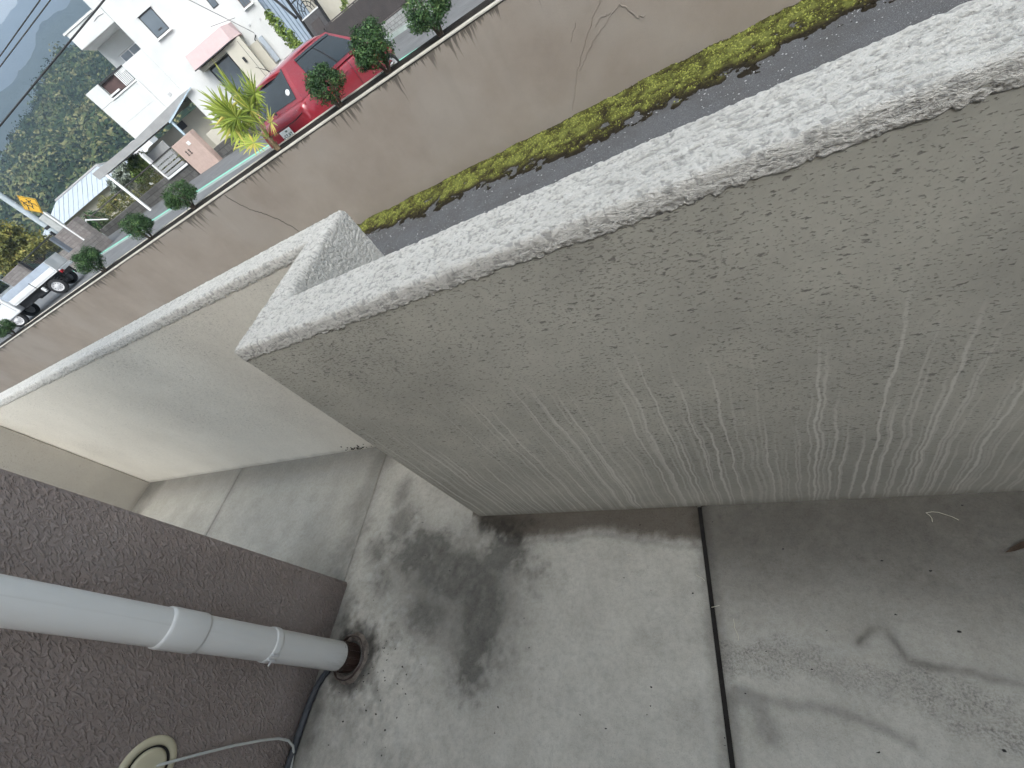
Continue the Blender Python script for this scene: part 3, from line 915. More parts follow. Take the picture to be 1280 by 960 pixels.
gm.add(gv, [(0, 1 + k, 1 + (k + 1) % NR) for k in range(NR)])
tag(gm.build('ground', M['ground']), kind='structure')
strip('lot_ground', -60, 16, 19.42, 62, -.02, M['ground'], 3)
o = strip('side_street', -60, -33, 12, 19.42, -.02, M['asphalt'], 3)

# ------------------------------------------------------------------ foliage
def mat_leaf(name, stops, rough=.55, trans=.0):
    t = NT(name)
    c = t.ramp(t.attr('var'), stops)
    t.b.inputs['Subsurface Weight'].default_value = 0
    return t.done(c, rough, .3)
M['box_leaf'] = mat_leaf('clipped_bush_leaf', [(0, (.016, .036, .014)), (.45, (.036, .085, .028)), (.8, (.085, .155, .05)), (1, (.20, .27, .10))])
M['bright_leaf'] = mat_leaf('pale_green_leaf', [(0, (.06, .09, .02)), (.5, (.16, .24, .05)), (1, (.32, .38, .10))])
M['autumn_leaf'] = mat_leaf('yellowing_leaf', [(0, (.05, .06, .02)), (.45, (.13, .14, .035)), (.8, (.27, .25, .06)), (1, (.36, .26, .09))])
M['grey_leaf'] = mat_leaf('grey_green_leaf', [(0, (.06, .075, .05)), (.5, (.16, .19, .14)), (1, (.38, .42, .40))])
M['bark'] = plain('grey_brown_bark', (.09, .07, .055), .9, .15, var=.4, scale=20, bump=.01)

def clump_points(n, blobs, shell=.55, gap=.25):
    """points spread through a set of ellipsoids (cx,cy,cz,rx,ry,rz), thinned by noise so the sky shows"""
    P, O = [], []
    wts = np.array([b[3] * b[4] * b[5] for b in blobs]) ** .67; wts /= wts.sum()
    for b, k in zip(blobs, rng.multinomial(n, wts)):
        d = rng.normal(size=(k, 3)); d /= np.linalg.norm(d, axis=1)[:, None]
        rr = (shell + (1 - shell) * rng.random(k) ** .6)[:, None] * (1 + .10 * rng.normal(size=(k, 1)))
        P.append(np.array(b[:3]) + d * rr * np.array(b[3:])); O.append(d)
    P = np.concatenate(P); O = np.concatenate(O)
    sc = 2.2 / max(b[3] for b in blobs)
    keep = vnoise(P[:, 0] * sc, P[:, 1] * sc, P[:, 2] * sc) > -1 + 2 * gap
    return P[keep], O[keep]

def make_bush(seed, mat='box_leaf'):
    r = np.random.default_rng(seed)
    t = thing('round_bush', 'x', 'bush', (0, 0, 0), 0, 'round clipped bushes along the top of the retaining wall')
    bl = [(0, 0, .235, .205, .205, .185)]
    for k in range(12):
        a, e = r.uniform(0, 6.28), r.uniform(-.5, 1.2)
        bl.append((.165 * math.cos(a) * math.cos(e), .165 * math.sin(a) * math.cos(e), .23 + .15 * math.sin(e), *([r.uniform(.06, .10)] * 3)))
    P, O = clump_points(7000, bl, .50, .13)
    lump = vnoise(P[:, 0] * 14 + seed, P[:, 1] * 14, P[:, 2] * 14)
    var = .42 + .38 * lump + .16 * rng.normal(size=len(P))
    leaf_mesh('crown', P, O + np.array([0, 0, .3]), .0115, M[mat], t, var, .55, .9)
    mb = MB()
    for k in range(6):
        a = r.uniform(0, 6.28); rr = r.uniform(.05, .13)
        mb.tube([(.012 * math.cos(a), .012 * math.sin(a), -.03), (.04 * math.cos(a), .04 * math.sin(a), .07), (rr * math.cos(a), rr * math.sin(a), .2), (rr * 1.2 * math.cos(a), rr * 1.2 * math.sin(a), .34)], [.013, .010, .007, .003], 6)
    mb.build('trunk', M['bark'], t)
    return t
bush_a, bush_b, bush_c = make_bush(3), make_bush(8), make_bush(15, 'box_leaf')
BZ = ZR + .037
spots = [(-2.56, 6.95, 1.0, 0.3, 'round clipped green bush nearest the top edge of the photo'),
         (-3.52, 6.95, 1.08, 1.7, 'round clipped green bush in front of the nose of the red hatchback'),
         (-4.55, 6.95, .98, 3.0, 'round clipped green bush in front of the rear corner of the red car'),
         (-8.86, 6.95, .98, 4.1, 'round clipped green bush, first to the left of the fan palm'),
         (-10.65, 6.95, 1.0, 5.2, 'round clipped green bush, second to the left of the fan palm'),
         (-13.05, 6.95, 1.08, .9, 'looser clipped bush with pale new leaves beside the white pickup truck'),
         (-19.75, 6.95, 1.0, 2.2, 'last round clipped bush at the left edge, in front of the truck cab')]
made = []
for k, (x, y, s, a, lab) in enumerate(spots):
    src = (bush_a, bush_b, bush_c)[k % 3]
    o = src if k < 3 else copy_tree(src)
    made.append((o, x, y, s, a, lab))
for o, x, y, s, a, lab in made:
    o.location = (x, y, BZ); o.rotation_euler = (0, 0, a); o.scale = (1.42 * s, 1.42 * s, 1.32 * s); o['label'] = lab

# ------------------------------------------------------------------ fan palm
M['palm'] = mat_leaf('palm_blade', [(0, (.08, .12, .02)), (.4, (.20, .27, .04)), (.75, (.33, .38, .07)), (1, (.48, .40, .10))], .45)
M['petiole'] = plain('palm_stalk', (.20, .22, .06), .6, .3, var=.25, scale=20)
pm = thing('fan_palm', 'small yellow green fan palm growing at the wall top before the red hatchback', 'palm', (-6.10, 6.95, BZ))
def frond(base, hub, up, size, nb, tint, spread=150):
    base, hub, up = Vector(base), Vector(hub), Vector(up).normalized()
    fwd = (hub - base).normalized()
    side = fwd.cross(up).normalized(); nrm = side.cross(fwd).normalized()
    mid = (base + hub) / 2 + Vector((0, 0, .02))
    V, F, A = [], [], []
    for k in range(nb):
        a = R(-spread + 2 * spread * (k + .5) / nb) * (1 + .03 * random.uniform(-1, 1))
        L = 1.18 * size * (1 - .28 * abs(a / R(spread)) ** 2) * random.uniform(.86, 1.05)
        d = (fwd * math.cos(a) + side * math.sin(a) + nrm * random.uniform(-.05, .16)).normalized()
        pr = d.cross(nrm).normalized()
        droop = random.uniform(.05, .28)
        vv = min(1, max(0, tint + random.gauss(0, .16) + (.35 if random.random() < .1 else 0)))
        n0 = len(V)
        for q, wd in ((.04, .15), (.35, 1), (.7, .6), (.9, .28), (1.0, .02)):
            c = hub + d * L * q - Vector((0, 0, 1)) * droop * L * max(0, q - .45) ** 2
            wv = size * .062 * wd
            V += [c - pr * wv, c + nrm * wv * .5, c + pr * wv]
        for s_ in range(4):
            b = n0 + 3 * s_
            F += [(b, b + 3, b + 4, b + 1), (b + 1, b + 4, b + 5, b + 2)]; A += [vv, vv]
    o = np_mesh('frond', np.array([tuple(p) for p in V]), np.array(F), M['palm'], pm, False, None, {'var': A})
    MB().tube([base, mid, hub], [.010, .006, .0045], 6).build('stalk', M['petiole'], o)
top = (-.0, 0, .20)
frond(top, (.12, .02, .86), (-.55, -.8, .30), .42, 26, .42)
frond(top, (.30, .12, .74), (-.3, -.9, .5), .33, 22, .35)
frond(top, (-.26, -.02, .78), (-.2, -.9, .4), .40, 24, .50)
frond(top, (-.36, .05, .48), (-.2, -.8, .7), .36, 22, .48)
frond(top, (.34, -.08, .36), (.1, -.8, .8), .24, 16, .85)
frond(top, (-.18, -.16, .28), (-.2, -.7, .9), .30, 18, .70)
frond(top, (.05, .20, .66), (-.1, -.6, .9), .36, 22, .30)
frond(top, (.20, -.10, .62), (-.2, -.9, .5), .34, 24, .45)
frond(top, (-.10, -.14, .66), (-.3, -.9, .4), .40, 26, .40)
frond(top, (-.42, .02, .64), (-.3, -.8, .5), .38, 24, .55)
frond(top, (-.10, .12, .52), (-.4, -.5, .9), .36, 20, .40)
mb = MB().tube([(0, 0, -.05), (.0, 0, .08), (-.005, 0, .22)], [.050, .045, .030], 10)
for k in range(14):
    a = random.uniform(0, 6.28); z = random.uniform(.0, .17)
    mb.tube([(.035 * math.cos(a), .035 * math.sin(a), z), (.065 * math.cos(a), .065 * math.sin(a), z + .06)], [.010, .003], 5)
mb.build('trunk', plain('fibrous_palm_trunk', (.16, .12, .075), .95, .1, var=.5, scale=40, bump=.01), pm)
# ------------------------------------------------------------------ vehicles
def car_paint(name, col):
    t = NT(name)
    n = t.noise(3, 3)
    c = t.ramp(n, [(.3, tuple(q * .9 for q in col)), (.7, col)])
    c = t.mix(t.rng(t.noise(40, 4, .7), .5, .8, 0, .12), c, (.35, .32, .30))
    t.b.inputs['Coat Weight'].default_value = 1.0
    t.b.inputs['Coat Roughness'].default_value = .05
    return t.done(c, .32, .5)
M['red'] = car_paint('red_car_paint', (.27, .010, .022))
M['white_paint'] = car_paint('white_car_paint', (.70, .71, .72))
M['glass'] = plain('dark_car_glass', (.020, .028, .033), .04, .8, var=.1)
M['rubber'] = plain('black_rubber', (.018, .018, .019), .7, .3, var=.3, scale=20)
M['trim'] = plain('black_trim', (.02, .02, .022), .45, .4, var=.2)
M['lamp_red'] = plain('red_lamp_lens', (.30, .01, .015), .12, .6, var=.1, coat=.6)
M['lamp_clear'] = plain('clear_lamp_lens', (.55, .58, .60), .12, .7, var=.15, coat=.6)
M['steel'] = plain('painted_steel_rim', (.46, .46, .47), .4, .5, var=.1)
M['plate'] = plain('white_number_plate', (.68, .70, .69), .45, .4, var=.03)
M['plate_ink'] = plain('dark_green_ink', (.015, .07, .045), .6, .3)
M['sticker'] = plain('white_sticker', (.72, .72, .72), .5, .3)

def patch(p00, p10, p11, p01, margin=(0, 0, 0, 0), bulge=0.0, off=0.0, n=8, thick=0.0):
    """curved four-cornered panel; margins trim its left, right, bottom, top edges"""
    p = [Vector(q) for q in (p00, p10, p11, p01)]
    nr = (p[1] - p[0]).cross(p[3] - p[0]).normalized()
    vs, fs = [], []
    for i in range(n + 1):
        for j in range(n + 1):
            a = margin[0] + (1 - margin[0] - margin[1]) * i / n
            b = margin[2] + (1 - margin[2] - margin[3]) * j / n
            q = p[0] * (1 - a) * (1 - b) + p[1] * a * (1 - b) + p[2] * a * b + p[3] * (1 - a) * b
            q = q + nr * (bulge * 4 * (a * (1 - a) + .0) * 1.0 * (0.4 + 0.6 * 4 * b * (1 - b)) + off)
            vs.append(q)
    for i in range(n):
        for j in range(n):
            k = i * (n + 1) + j
            fs.append((k, k + n + 1, k + n + 2, k + 1))
    return vs, fs

def loft(mb, stations, closed_ends=True):
    """stations: lists of points (same count), joined into a skin"""
    n = len(stations[0])
    vs = [p for s_ in stations for p in s_]
    fs = []
    for i in range(len(stations) - 1):
        for k in range(n):
            k2 = (k + 1) % n
            fs.append((i * n + k, i * n + k2, (i + 1) * n + k2, (i + 1) * n + k))
    if closed_ends:
        fs.append(tuple(range(n))[::-1]); fs.append(tuple((len(stations) - 1) * n + k for k in range(n)))
    mb.add(vs, fs, True)

def subsurf(o, lv=2):
    md = o.modifiers.new('smooth', 'SUBSURF'); md.levels = lv; md.render_levels = lv
    return o

def wheel(parent, x, y, z, r, wd, sgn, rim_mat):
    t = MB().lathe([(r * .62, -wd / 2), (r * .93, -wd / 2), (r, -wd * .32), (r, wd * .32), (r * .93, wd / 2), (r * .62, wd / 2)], 36, (x, y, z), 'x').build('wheel', M['rubber'], parent)
    h = sgn * wd / 2
    MB().lathe([(r * .64, h * .9), (r * .62, h * 1.02), (r * .58, h * .9), (r * .50, h * .55), (r * .34, h * .75), (r * .26, h * .80), (r * .22, h * 1.05), (0, h * 1.05)], 30, (x, y, z), 'x').build('rim', rim_mat, t)
    mb = MB()
    for k in range(10):
        a = 2 * math.pi * k / 10
        cy, cz = y + r * .42 * math.cos(a), z + r * .42 * math.sin(a)
        mb.lathe([(0, h * .82), (r * .045, h * .81), (r * .045, h * .6)], 8, (x, cy, cz), 'x')
    mb.build('rim_holes', M['trim'], t)['kind'] = 'stuff'
    return t

def text_mesh(s, size, name, mat, parent, loc, rot, extrude=.002, font_scale=(1, 1, 1)):
    cu = bpy.data.curves.new(name, 'FONT'); cu.body = s; cu.size = size; cu.align_x = 'CENTER'; cu.align_y = 'CENTER'; cu.extrude = extrude
    cu.resolution_u = 3
    o = bpy.data.objects.new(name, cu); COL.objects.link(o)
    dg = bpy.context.evaluated_depsgraph_get()
    me = bpy.data.meshes.new_from_object(o.evaluated_get(dg))
    bpy.data.objects.remove(o)
    me.materials.clear(); me.materials.append(mat)
    q = link(bpy.data.objects.new(name, me), parent)
    q.location = loc; q.rotation_euler = rot; q.scale = font_scale
    return q

# red hatchback: local x right, y forward from the tail, z up
CX, CY = -6.40, 7.80
car = thing('red_hatchback', 'red hatchback car parked tail towards the wall behind palm and bushes', 'car', (CX, CY, zr(CX) + .004), R(-10))
def half(y, hw, zb, zbelt, tuck=.90):
    pr = [(hw * .86, zb), (hw * .97, zb + .10), (hw, zb + .28), (hw * .995, zbelt - .20), (hw * .955, zbelt - .05), (hw * tuck, zbelt)]
    return [(x, y, z) for x, z in pr] + [(0, y, zbelt + .012)] + [(-x, y, z) for x, z in pr[::-1]] + [(0, y, zb)]
mb = MB()
loft(mb, [half(.00, .66, .40, .86), half(.03, .74, .30, .92), half(.12, .80, .23, .965), half(.35, .825, .20, .965), half(.9, .835, .19, .95), half(1.7, .835, .19, .94), half(2.4, .83, .19, .935),
          half(2.66, .825, .20, .915), half(2.9, .81, .21, .845), half(3.14, .77, .23, .755), half(3.32, .69, .27, .66), half(3.40, .58, .34, .57)])
body = subsurf(mb.build('body', M['red'], car), 2)
# cabin
bz, rz = .945, 1.455
B = {'rl': (-.715, .13, bz), 'rr': (.715, .13, bz), 'fl': (-.74, 2.60, bz - .02), 'fr': (.74, 2.60, bz - .02)}
T = {'rl': (-.535, .46, rz - .02), 'rr': (.535, .46, rz - .02), 'fl': (-.555, 1.86, rz - .02), 'fr': (.555, 1.86, rz - .02)}
def lerp(a, b, f): return tuple(a[i] + (b[i] - a[i]) * f for i in range(3))
mb = MB()
mb.add(*patch(B['rl'], B['rr'], T['rr'], T['rl'], bulge=.07), True)
mb.add(*patch(B['rr'], B['fr'], T['fr'], T['rr'], bulge=.05), True)
mb.add(*patch(B['fr'], B['fl'], T['fl'], T['fr'], bulge=.07), True)
mb.add(*patch(B['fl'], B['rl'], T['rl'], T['fl'], bulge=.05), True)
cab = mb.build('cabin_frame', M['red'], car)
# roof as a domed sheet that overhangs the tail in a small spoiler
st = []
for y, hw, z in ((.30, .47, rz - .055), (.36, .515, rz - .03), (.50, .56, rz - .008), (.9, .59, rz + .022), (1.3, .595, rz + .030), (1.65, .58, rz + .018), (1.92, .545, rz - .03)):
    row = []
    for k in range(9):
        u = -1 + 2 * k / 8
        row.append((hw * u, y + .10 * (u * u if y < .6 else (-u * u * .6 if y > 1.8 else 0)), z + .035 * (1 - u ** 4) - .012 * abs(u) ** 6))
    row += [(p[0] * .96, p[1] + (.01 if y < 1 else -.01), p[2] - .04) for p in row[::-1]]
    st.append(row)
mb = MB(); loft(mb, st); rf = subsurf(mb.build('roof', M['red'], car), 1)
def glass(name, a, b, c, d_, m, bulge, parent=car, off=.007, mat=None, n=8):
    mb = MB(); vs, fs = patch(a, b, c, d_, m, bulge, off, n); mb.add(vs, fs, True)
    return mb.build(name, mat or M['glass'], parent, fix=False)
glass('rear_window', B['rl'], B['rr'], T['rr'], T['rl'], (.07, .07, .10, .03), .07)
glass('windscreen', B['fr'], B['fl'], T['fl'], T['fr'], (.05, .05, .04, .05), .07)
for s_, (b0, b1, t0, t1) in ((1, ('rr', 'fr', 'rr', 'fr')), (-1, ('fl', 'rl', 'fl', 'rl'))):
    P0, P1, Q0, Q1 = B[b0], B[b1], T[t0], T[t1]
    order = ((.19, .53), (.555, .93)) if s_ == 1 else ((.07, .445), (.47, .81))
    for a, b in order:
        glass('side_window', P0, P1, Q1, Q0, (a, 1 - b, .10, .10), .05)
    # black sash between the windows and rain deflectors
    lo = order[0][1]; hi = order[1][0]
    glass('sash', P0, P1, Q1, Q0, (lo, 1 - hi, .10, .10), .05, mat=M['trim'], off=.006)
    glass('rain_deflector', P0, P1, Q1, Q0, (order[0][0] - .01, 1 - order[1][1] - .01, .86, .07), .05, off=.022, mat=M['glass'])
# window interior hint: pale seat backs are not visible through the dark glass; tail details
mb = MB()
mb.add(*patch((-.60, -.008, .60), (.60, -.008, .60), (.60, .022, .60), (-.60, .022, .60), n=4))
ln = MB().tube([(-.66, .055, .90), (-.62, .012, .815), (-.40, -.004, .785), (0, -.008, .78), (.40, -.004, .785), (.62, .012, .815), (.66, .055, .90)], .006, 6).build('hatch_seam', M['trim'], car)
MB().tube([(-.735, .07, .62), (-.56, -.004, .585), (0, -.022, .575), (.56, -.004, .585), (.735, .07, .62), (.80, .2, .60)], .009, 6).build('bumper_seam', M['trim'], car)
for s_ in (-1, 1):
    mb = MB().hull([(s_ * x, y, z) for x, y, z in ((.68, .05, .72), (.68, .06, .90), (.745, .10, .91), (.775, .13, .74), (.735, .075, .70), (.66, .12, .72), (.66, .13, .90), (.76, .22, .88))])
    subsurf(mb.build('tail_lamp', M['lamp_red'], car), 0)
    mb = MB().hull([(s_ * x, y, z) for x, y, z in ((.42, 3.36, .58), (.69, 3.22, .68), (.74, 3.06, .74), (.60, 3.22, .72), (.46, 3.34, .62), (.69, 3.29, .57))])
    mb.build('headlamp', M['lamp_clear'], car)
    mb = MB().hull([(s_ * (.80 + x), 2.30 + y, .98 + z) for x in (.0, .16) for y in (-.03, .05) for z in (.0, .11)])
    mir = subsurf(mb.build('door_mirror', M['trim'], car), 1)
    for y in (.62, 2.82):
        wheel(car, s_ * .735, y, .285, .285, .18, s_, M['steel'])
    MB().box(s_ * .845 - .012, s_ * .845 + .012, 1.25, 1.45, .80, .825, .008).build('door_handle', M['red'], car)
    MB().box(s_ * .845 - .012, s_ * .845 + .012, 2.05, 2.25, .80, .825, .008).build('door_handle', M['red'], car)
pl = MB().box(-.165, .165, -.045, -.034, .615, .785, .004).build('number_plate', M['plate'], car)
pl.location = (.02, -.012, -.02)
text_mesh('57-87', .105, 'plate_number', M['plate_ink'], pl, (.018, -.047, .672), (R(90), 0, 0))
text_mesh('500', .040, 'plate_number', M['plate_ink'], pl, (.03, -.047, .752), (R(90), 0, 0))
MB().box(-.145, -.120, -.0475, -.0455, .655, .685).build('plate_kana', M['plate_ink'], pl)
MB().box(.33, .56, .018, .030, .858, .880, .002).build('model_lettering', M['steel'], car)
sk = MB().lathe([(.0, -.002), (.045, -.002), (.047, .0), (.047, .01)], 24, (0, 0, 0), 'y').build('round_sticker', M['sticker'], car)
vs, fs = patch(B['rl'], B['rr'], T['rr'], T['rl'], bulge=.07, off=.012, n=20)
sk.location = vs[17 * 21 + 7]; sk.rotation_euler = (R(-32), 0, R(12))
for s_ in (-1, 1):
    MB().tube([(s_ * .838, .78, .40), (s_ * .842, .74, .60), (s_ * .836, .80, .86), (s_ * .81, .86, .935)], .005, 5).build('door_seam', M['trim'], car)
    MB().tube([(s_ * .838, 1.62, .32), (s_ * .842, 1.62, .60), (s_ * .835, 1.62, .84), (s_ * .81, 1.62, .93)], .005, 5).build('door_seam', M['trim'], car)
    MB().tube([(s_ * .835, 2.50, .32), (s_ * .836, 2.52, .60), (s_ * .82, 2.50, .84)], .005, 5).build('door_seam', M['trim'], car)
MB().tube([(-.02, .075, .985), (.0, .09, 1.0), (-.30, .13, 1.06)], [.012, .008, .005], 6).build('rear_wiper', M['trim'], car)
MB().tube([(.0, .62, 1.50), (.0, .60, 1.53), (.0, .42, 1.66)], [.012, .008, .003], 6).build('aerial', M['trim'], car)

# white pickup (small flat-bed truck): local x right side, y forward (to the cab), z up
tk_head = math.atan2(.79, -.61)      # forward direction turned from +y
TX, TY = -21.6, 10.7
tk = thing('white_pickup', 'small white flat-bed truck at the far left with its drop side up', 'truck', (TX, TY, zr(TX - .8) + .01), R(131))
W_ = .70
MB().box(-W_, W_, .0, 1.95, .62, .68).build('bed_floor', M['white_paint'], tk)
M['galv'] = plain('blue_grey_sheet', (.33, .38, .45), .5, .4, var=.12, scale=4)
for s_ in (-1, 1):
    sd = MB().box(s_ * W_ - .018, s_ * W_ + .018, .02, 1.95, .66, .84, .006).build('side_panel', M['white_paint'], tk)
    mb = MB()
    for k in range(3): mb.box(s_ * W_ - .024, s_ * W_ + .024, .02, 1.95, .68 + .055 * k, .70 + .055 * k, .004)
    mb.build('rib', M['white_paint'], sd)
    MB().box(s_ * W_ - .02, s_ * W_ + .02, .0, 1.98, .842, 1.06, .006).build('upper_side_board', M['galv'], tk)
    MB().tube([(s_ * (W_ + .03), .95, .62), (s_ * (W_ + .032), .95, .88)], .012, 6).build('side_latch', M['trim'], tk)
    MB().box(s_ * .55 - .1, s_ * .55 + .1, -.10, -.03, .50, .60, .01).build('tail_lamp', M['lamp_red'] if s_ < 0 else M['lamp_clear'], tk)
    wheel(tk, s_ * .58, .50, .285, .285, .15, s_, M['steel'])
    wheel(tk, s_ * .58, 2.45, .285, .285, .15, s_, M['steel'])
    mb = MB()
    for k in range(12):
        a = R(20 + 14 * k)
        mb.box(s_ * .58 - .10, s_ * .58 + .10, .50 + .33 * math.cos(a) - .045, .50 + .33 * math.cos(a) + .045, .285 + .33 * math.sin(a), .285 + .33 * math.sin(a) + .02)
    mb.build('mudguard', M['trim'], tk)
    MB().box(s_ * .58 - .09, s_ * .58 + .09, .12, .135, .22, .60).build('mud_flap', M['rubber'], tk)
    st = MB().box(s_ * .60 - .05, s_ * .60 + .05, .82, .95, .36, .55, .03).build('battery_box', M['white_paint'], tk)
MB().box(-.70, .70, -.03, .0, .66, 1.06, .006).build('tailgate', M['white_paint'], tk)
MB().box(-.62, .62, -.09, -.031, .52, .64, .01).build('rear_bumper', M['white_paint'], tk)
MB().box(-.35, .35, .05, 3.1, .36, .60).build('chassis', M['trim'], tk)
MB().box(.30, .62, 1.02, 1.75, .28, .56, .05).build('fuel_tank', plain('grey_fuel_tank', (.08, .085, .10), .6, .3), tk)
prof = [(2.02, .40), (2.02, 1.72), (2.12, 1.78), (2.75, 1.76), (2.90, 1.68), (3.22, 1.05), (3.28, .95), (3.30, .40)]
cb = MB().prism([(a, b) for a, b in prof], -.70, .70, 'x').build('cab', M['white_paint'], tk)
bv = cb.modifiers.new('bevel', 'BEVEL'); bv.width = .05; bv.segments = 3
for s_ in (-1, 1):
    MB().prism([(2.20, 1.08), (2.20, 1.62), (2.74, 1.62), (3.02, 1.08)], s_ * .702, s_ * .708, 'x').build('side_window', M['glass'], tk)
    MB().box(s_ * .71 - .012, s_ * .71 + .012, 2.16, 2.30, .92, .95, .006).build('door_handle', M['trim'], tk)
    MB().tube([(s_ * .702, 2.12, .50), (s_ * .703, 2.12, 1.66)], .005, 5).build('door_seam', M['trim'], tk)
    MB().box(s_ * .80 - .06, s_ * .80 + .06, 2.96, 3.0, 1.10, 1.32, .015).build('door_mirror', M['trim'], tk)
MB().box(-.55, .55, 2.000, 2.016, 1.15, 1.6).build('rear_window', M['glass'], tk)
MB().hull([(x, y, z) for x in (-.6, .6) for y, z in ((2.945, 1.62), (3.195, 1.12), (2.955, 1.625), (3.205, 1.125))]).build('windscreen', M['glass'], tk)
# ------------------------------------------------------------------ far side of the road, right: stone wall, slatted fence, gate, cream house
def mat_cladding(name, c1, c2, sx=3.4, mort=(.10, .10, .10)):
    t = NT(name)
    x, y, z = t.xyz()
    v = t.n('ShaderNodeCombineXYZ', {0: t.math('ADD', x, y), 1: z, 2: 0.0}).outputs[0]
    br = t.n('ShaderNodeTexBrick', {'Vector': v, 'Color1': (*c1, 1), 'Color2': (*c2, 1), 'Mortar': (*mort, 1), 'Scale': sx, 'Mortar Size': .025, 'Brick Width': .9, 'Row Height': .55})
    c = t.mix(t.rng(t.noise(9, 5, .65), .35, .75, 0, .5), br.outputs[0], tuple(q * .55 for q in c1))
    t.bump(t.math('SUBTRACT', t.noise(20, 3), br.outputs['Fac']), .7, .03)
    return t.done(c, .9, .2)
M['cladding'] = mat_cladding('grey_stone_cladding', (.26, .265, .26), (.34, .34, .33), 5.0)
M['old_stone'] = mat_cladding('dark_old_stone', (.085, .08, .075), (.13, .125, .12), 2.2, (.045, .045, .04))
M['brick'] = mat_cladding('grey_brown_brick', (.21, .185, .175), (.27, .245, .235), 4.0, (.14, .135, .13))
M['slat'] = plain('dark_brown_aluminium', (.075, .064, .062), .5, .4, var=.15, scale=3)
M['iron'] = plain('black_iron', (.02, .02, .022), .5, .4, var=.2)
M['cream'] = plain('cream_render', (.52, .49, .42), .85, .2, var=.06, scale=2)
M['white_wall'] = plain('white_house_render', (.60, .605, .60), .85, .2, var=.07, scale=1.2)
M['white_trim'] = plain('white_frame', (.74, .74, .74), .5, .4, var=.03)
M['window'] = plain('grey_window_glass', (.10, .125, .15), .10, .7, var=.25, scale=.8)

o = MB().box(-11.6, 6, 19.422, 19.62, -.3, .66, .01).build('stone_wall', M['cladding'])
tag(o, 'low grey stone clad wall under the dark slatted fence across the road', 'wall')
fe = thing('slatted_fence', 'long dark brown slatted fence standing on the stone clad wall', 'fence', (-11.2, 19.5, .66))
mb = MB()
for k in range(23):
    z = .045 + k * .039
    mb.box(0, 15, -.012, .012, z, z + .030)
o = mb.build('slat', M['slat'], fe); o['kind'] = 'stuff'
mb = MB().box(0, 15, .014, .03, .04, .93).build('backing_sheet', M['slat'], fe)
for k in range(8):
    MB().box(-.07 + k * 1.90 - .022 - .25 * (k > 0), -.07 + k * 1.90 + .022 - .25 * (k > 0), -.025, .045, .0, .95).build('post', M['slat'], fe)
MB().box(-.1, 15, -.03, .05, .945, .985).build('top_rail', M['slat'], fe)
MB().box(-.1, 15, -.03, .05, .0, .035).build('bottom_rail', M['slat'], fe)

ch = thing('cream_house', 'cream rendered house behind the dark slatted fence', 'house', (-12.0, 20.6, .1))
MB().box(.0, 13, .0, 7, -.3, 5.6).build('wall', M['cream'], ch)
MB().prism([(-.5, 5.6), (7.5, 5.6), (3.5, 7.2)], -.4, 13.4, 'x').build('roof', plain('dark_roof_tile', (.08, .08, .085), .7), ch)
wf = MB().box(3.0, 5.0, -.03, .03, 2.2, 3.6).build('window', M['white_trim'], ch)
MB().box(3.08, 4.92, -.04, -.031, 2.28, 3.52).build('pane', M['window'], wf)

sh = thing('shed_house', 'pale blue corrugated building glimpsed between white house and black gate', 'house', (-15.6, 23.2, .3))
MB().box(.0, 3.2, .0, 4, -.4, 5.6).build('wall', plain('pale_blue_sheet', (.42, .50, .60), .5, .4, var=.1), sh)
mb = MB()
for k in range(16): mb.box(.05 + k * .2, .085 + k * .2, -.03, .0, -.3, 5.6)
o = mb.build('wall_rib', plain('blue_grey_rib', (.22, .28, .36), .5), sh); o['kind'] = 'stuff'

gt = thing('iron_gate', 'dark iron gate with arched scroll lattice on top beside the cream house', 'gate', (-12.15, 19.9, .2))
MB().box(.12, 1.0, -.03, .03, .5, 1.95).build('door_panel', plain('dark_grey_door', (.085, .08, .082), .5, .4, var=.2), gt)
MB().box(.30, .80, -.045, -.031, 1.15, 1.75, .01).build('raised_panel', M['slat'], gt)
MB().box(.10, 1.02, -.05, .05, 1.955, 1.99).build('lattice_rail', M['white_trim'], gt)
for x in (.06, 1.06): MB().box(x - .04, x + .04, -.05, .05, -.2, 3.4).build('gate_post', M['iron'], gt)
mb = MB()
for rr in (.42, .30, .17):
    mb.tube([(.56 + rr * math.cos(R(a)), 0, 2.02 + rr * 1.1 * math.sin(R(a))) for a in range(0, 181, 15)], .016, 6)
for a in (30, 60, 90, 120, 150): mb.tube([(.56 + .17 * math.cos(R(a)), 0, 2.02 + .18 * math.sin(R(a))), (.56 + .42 * math.cos(R(a)), 0, 2.02 + .46 * math.sin(R(a)))], .012, 5)
mb.build('scroll_lattice', M['iron'], gt)
mb = MB()
for k in range(6): mb.box(.10 + k * .18, .12 + k * .18, -.01, .01, 2.52, 3.35)
mb.box(.1, 1.02, -.02, .02, 2.5, 2.54); mb.box(.1, 1.02, -.02, .02, 3.34, 3.4)
mb.build('bars', M['iron'], gt)
# sloping black stair rail beside it
o = MB().tube([(-13.4, 20.9, 3.75), (-12.25, 19.95, 2.35)], .055, 8).build('stair_rail', M['iron'])
tag(o, 'black sloping rail behind the shrub by the dark gate', 'rail')

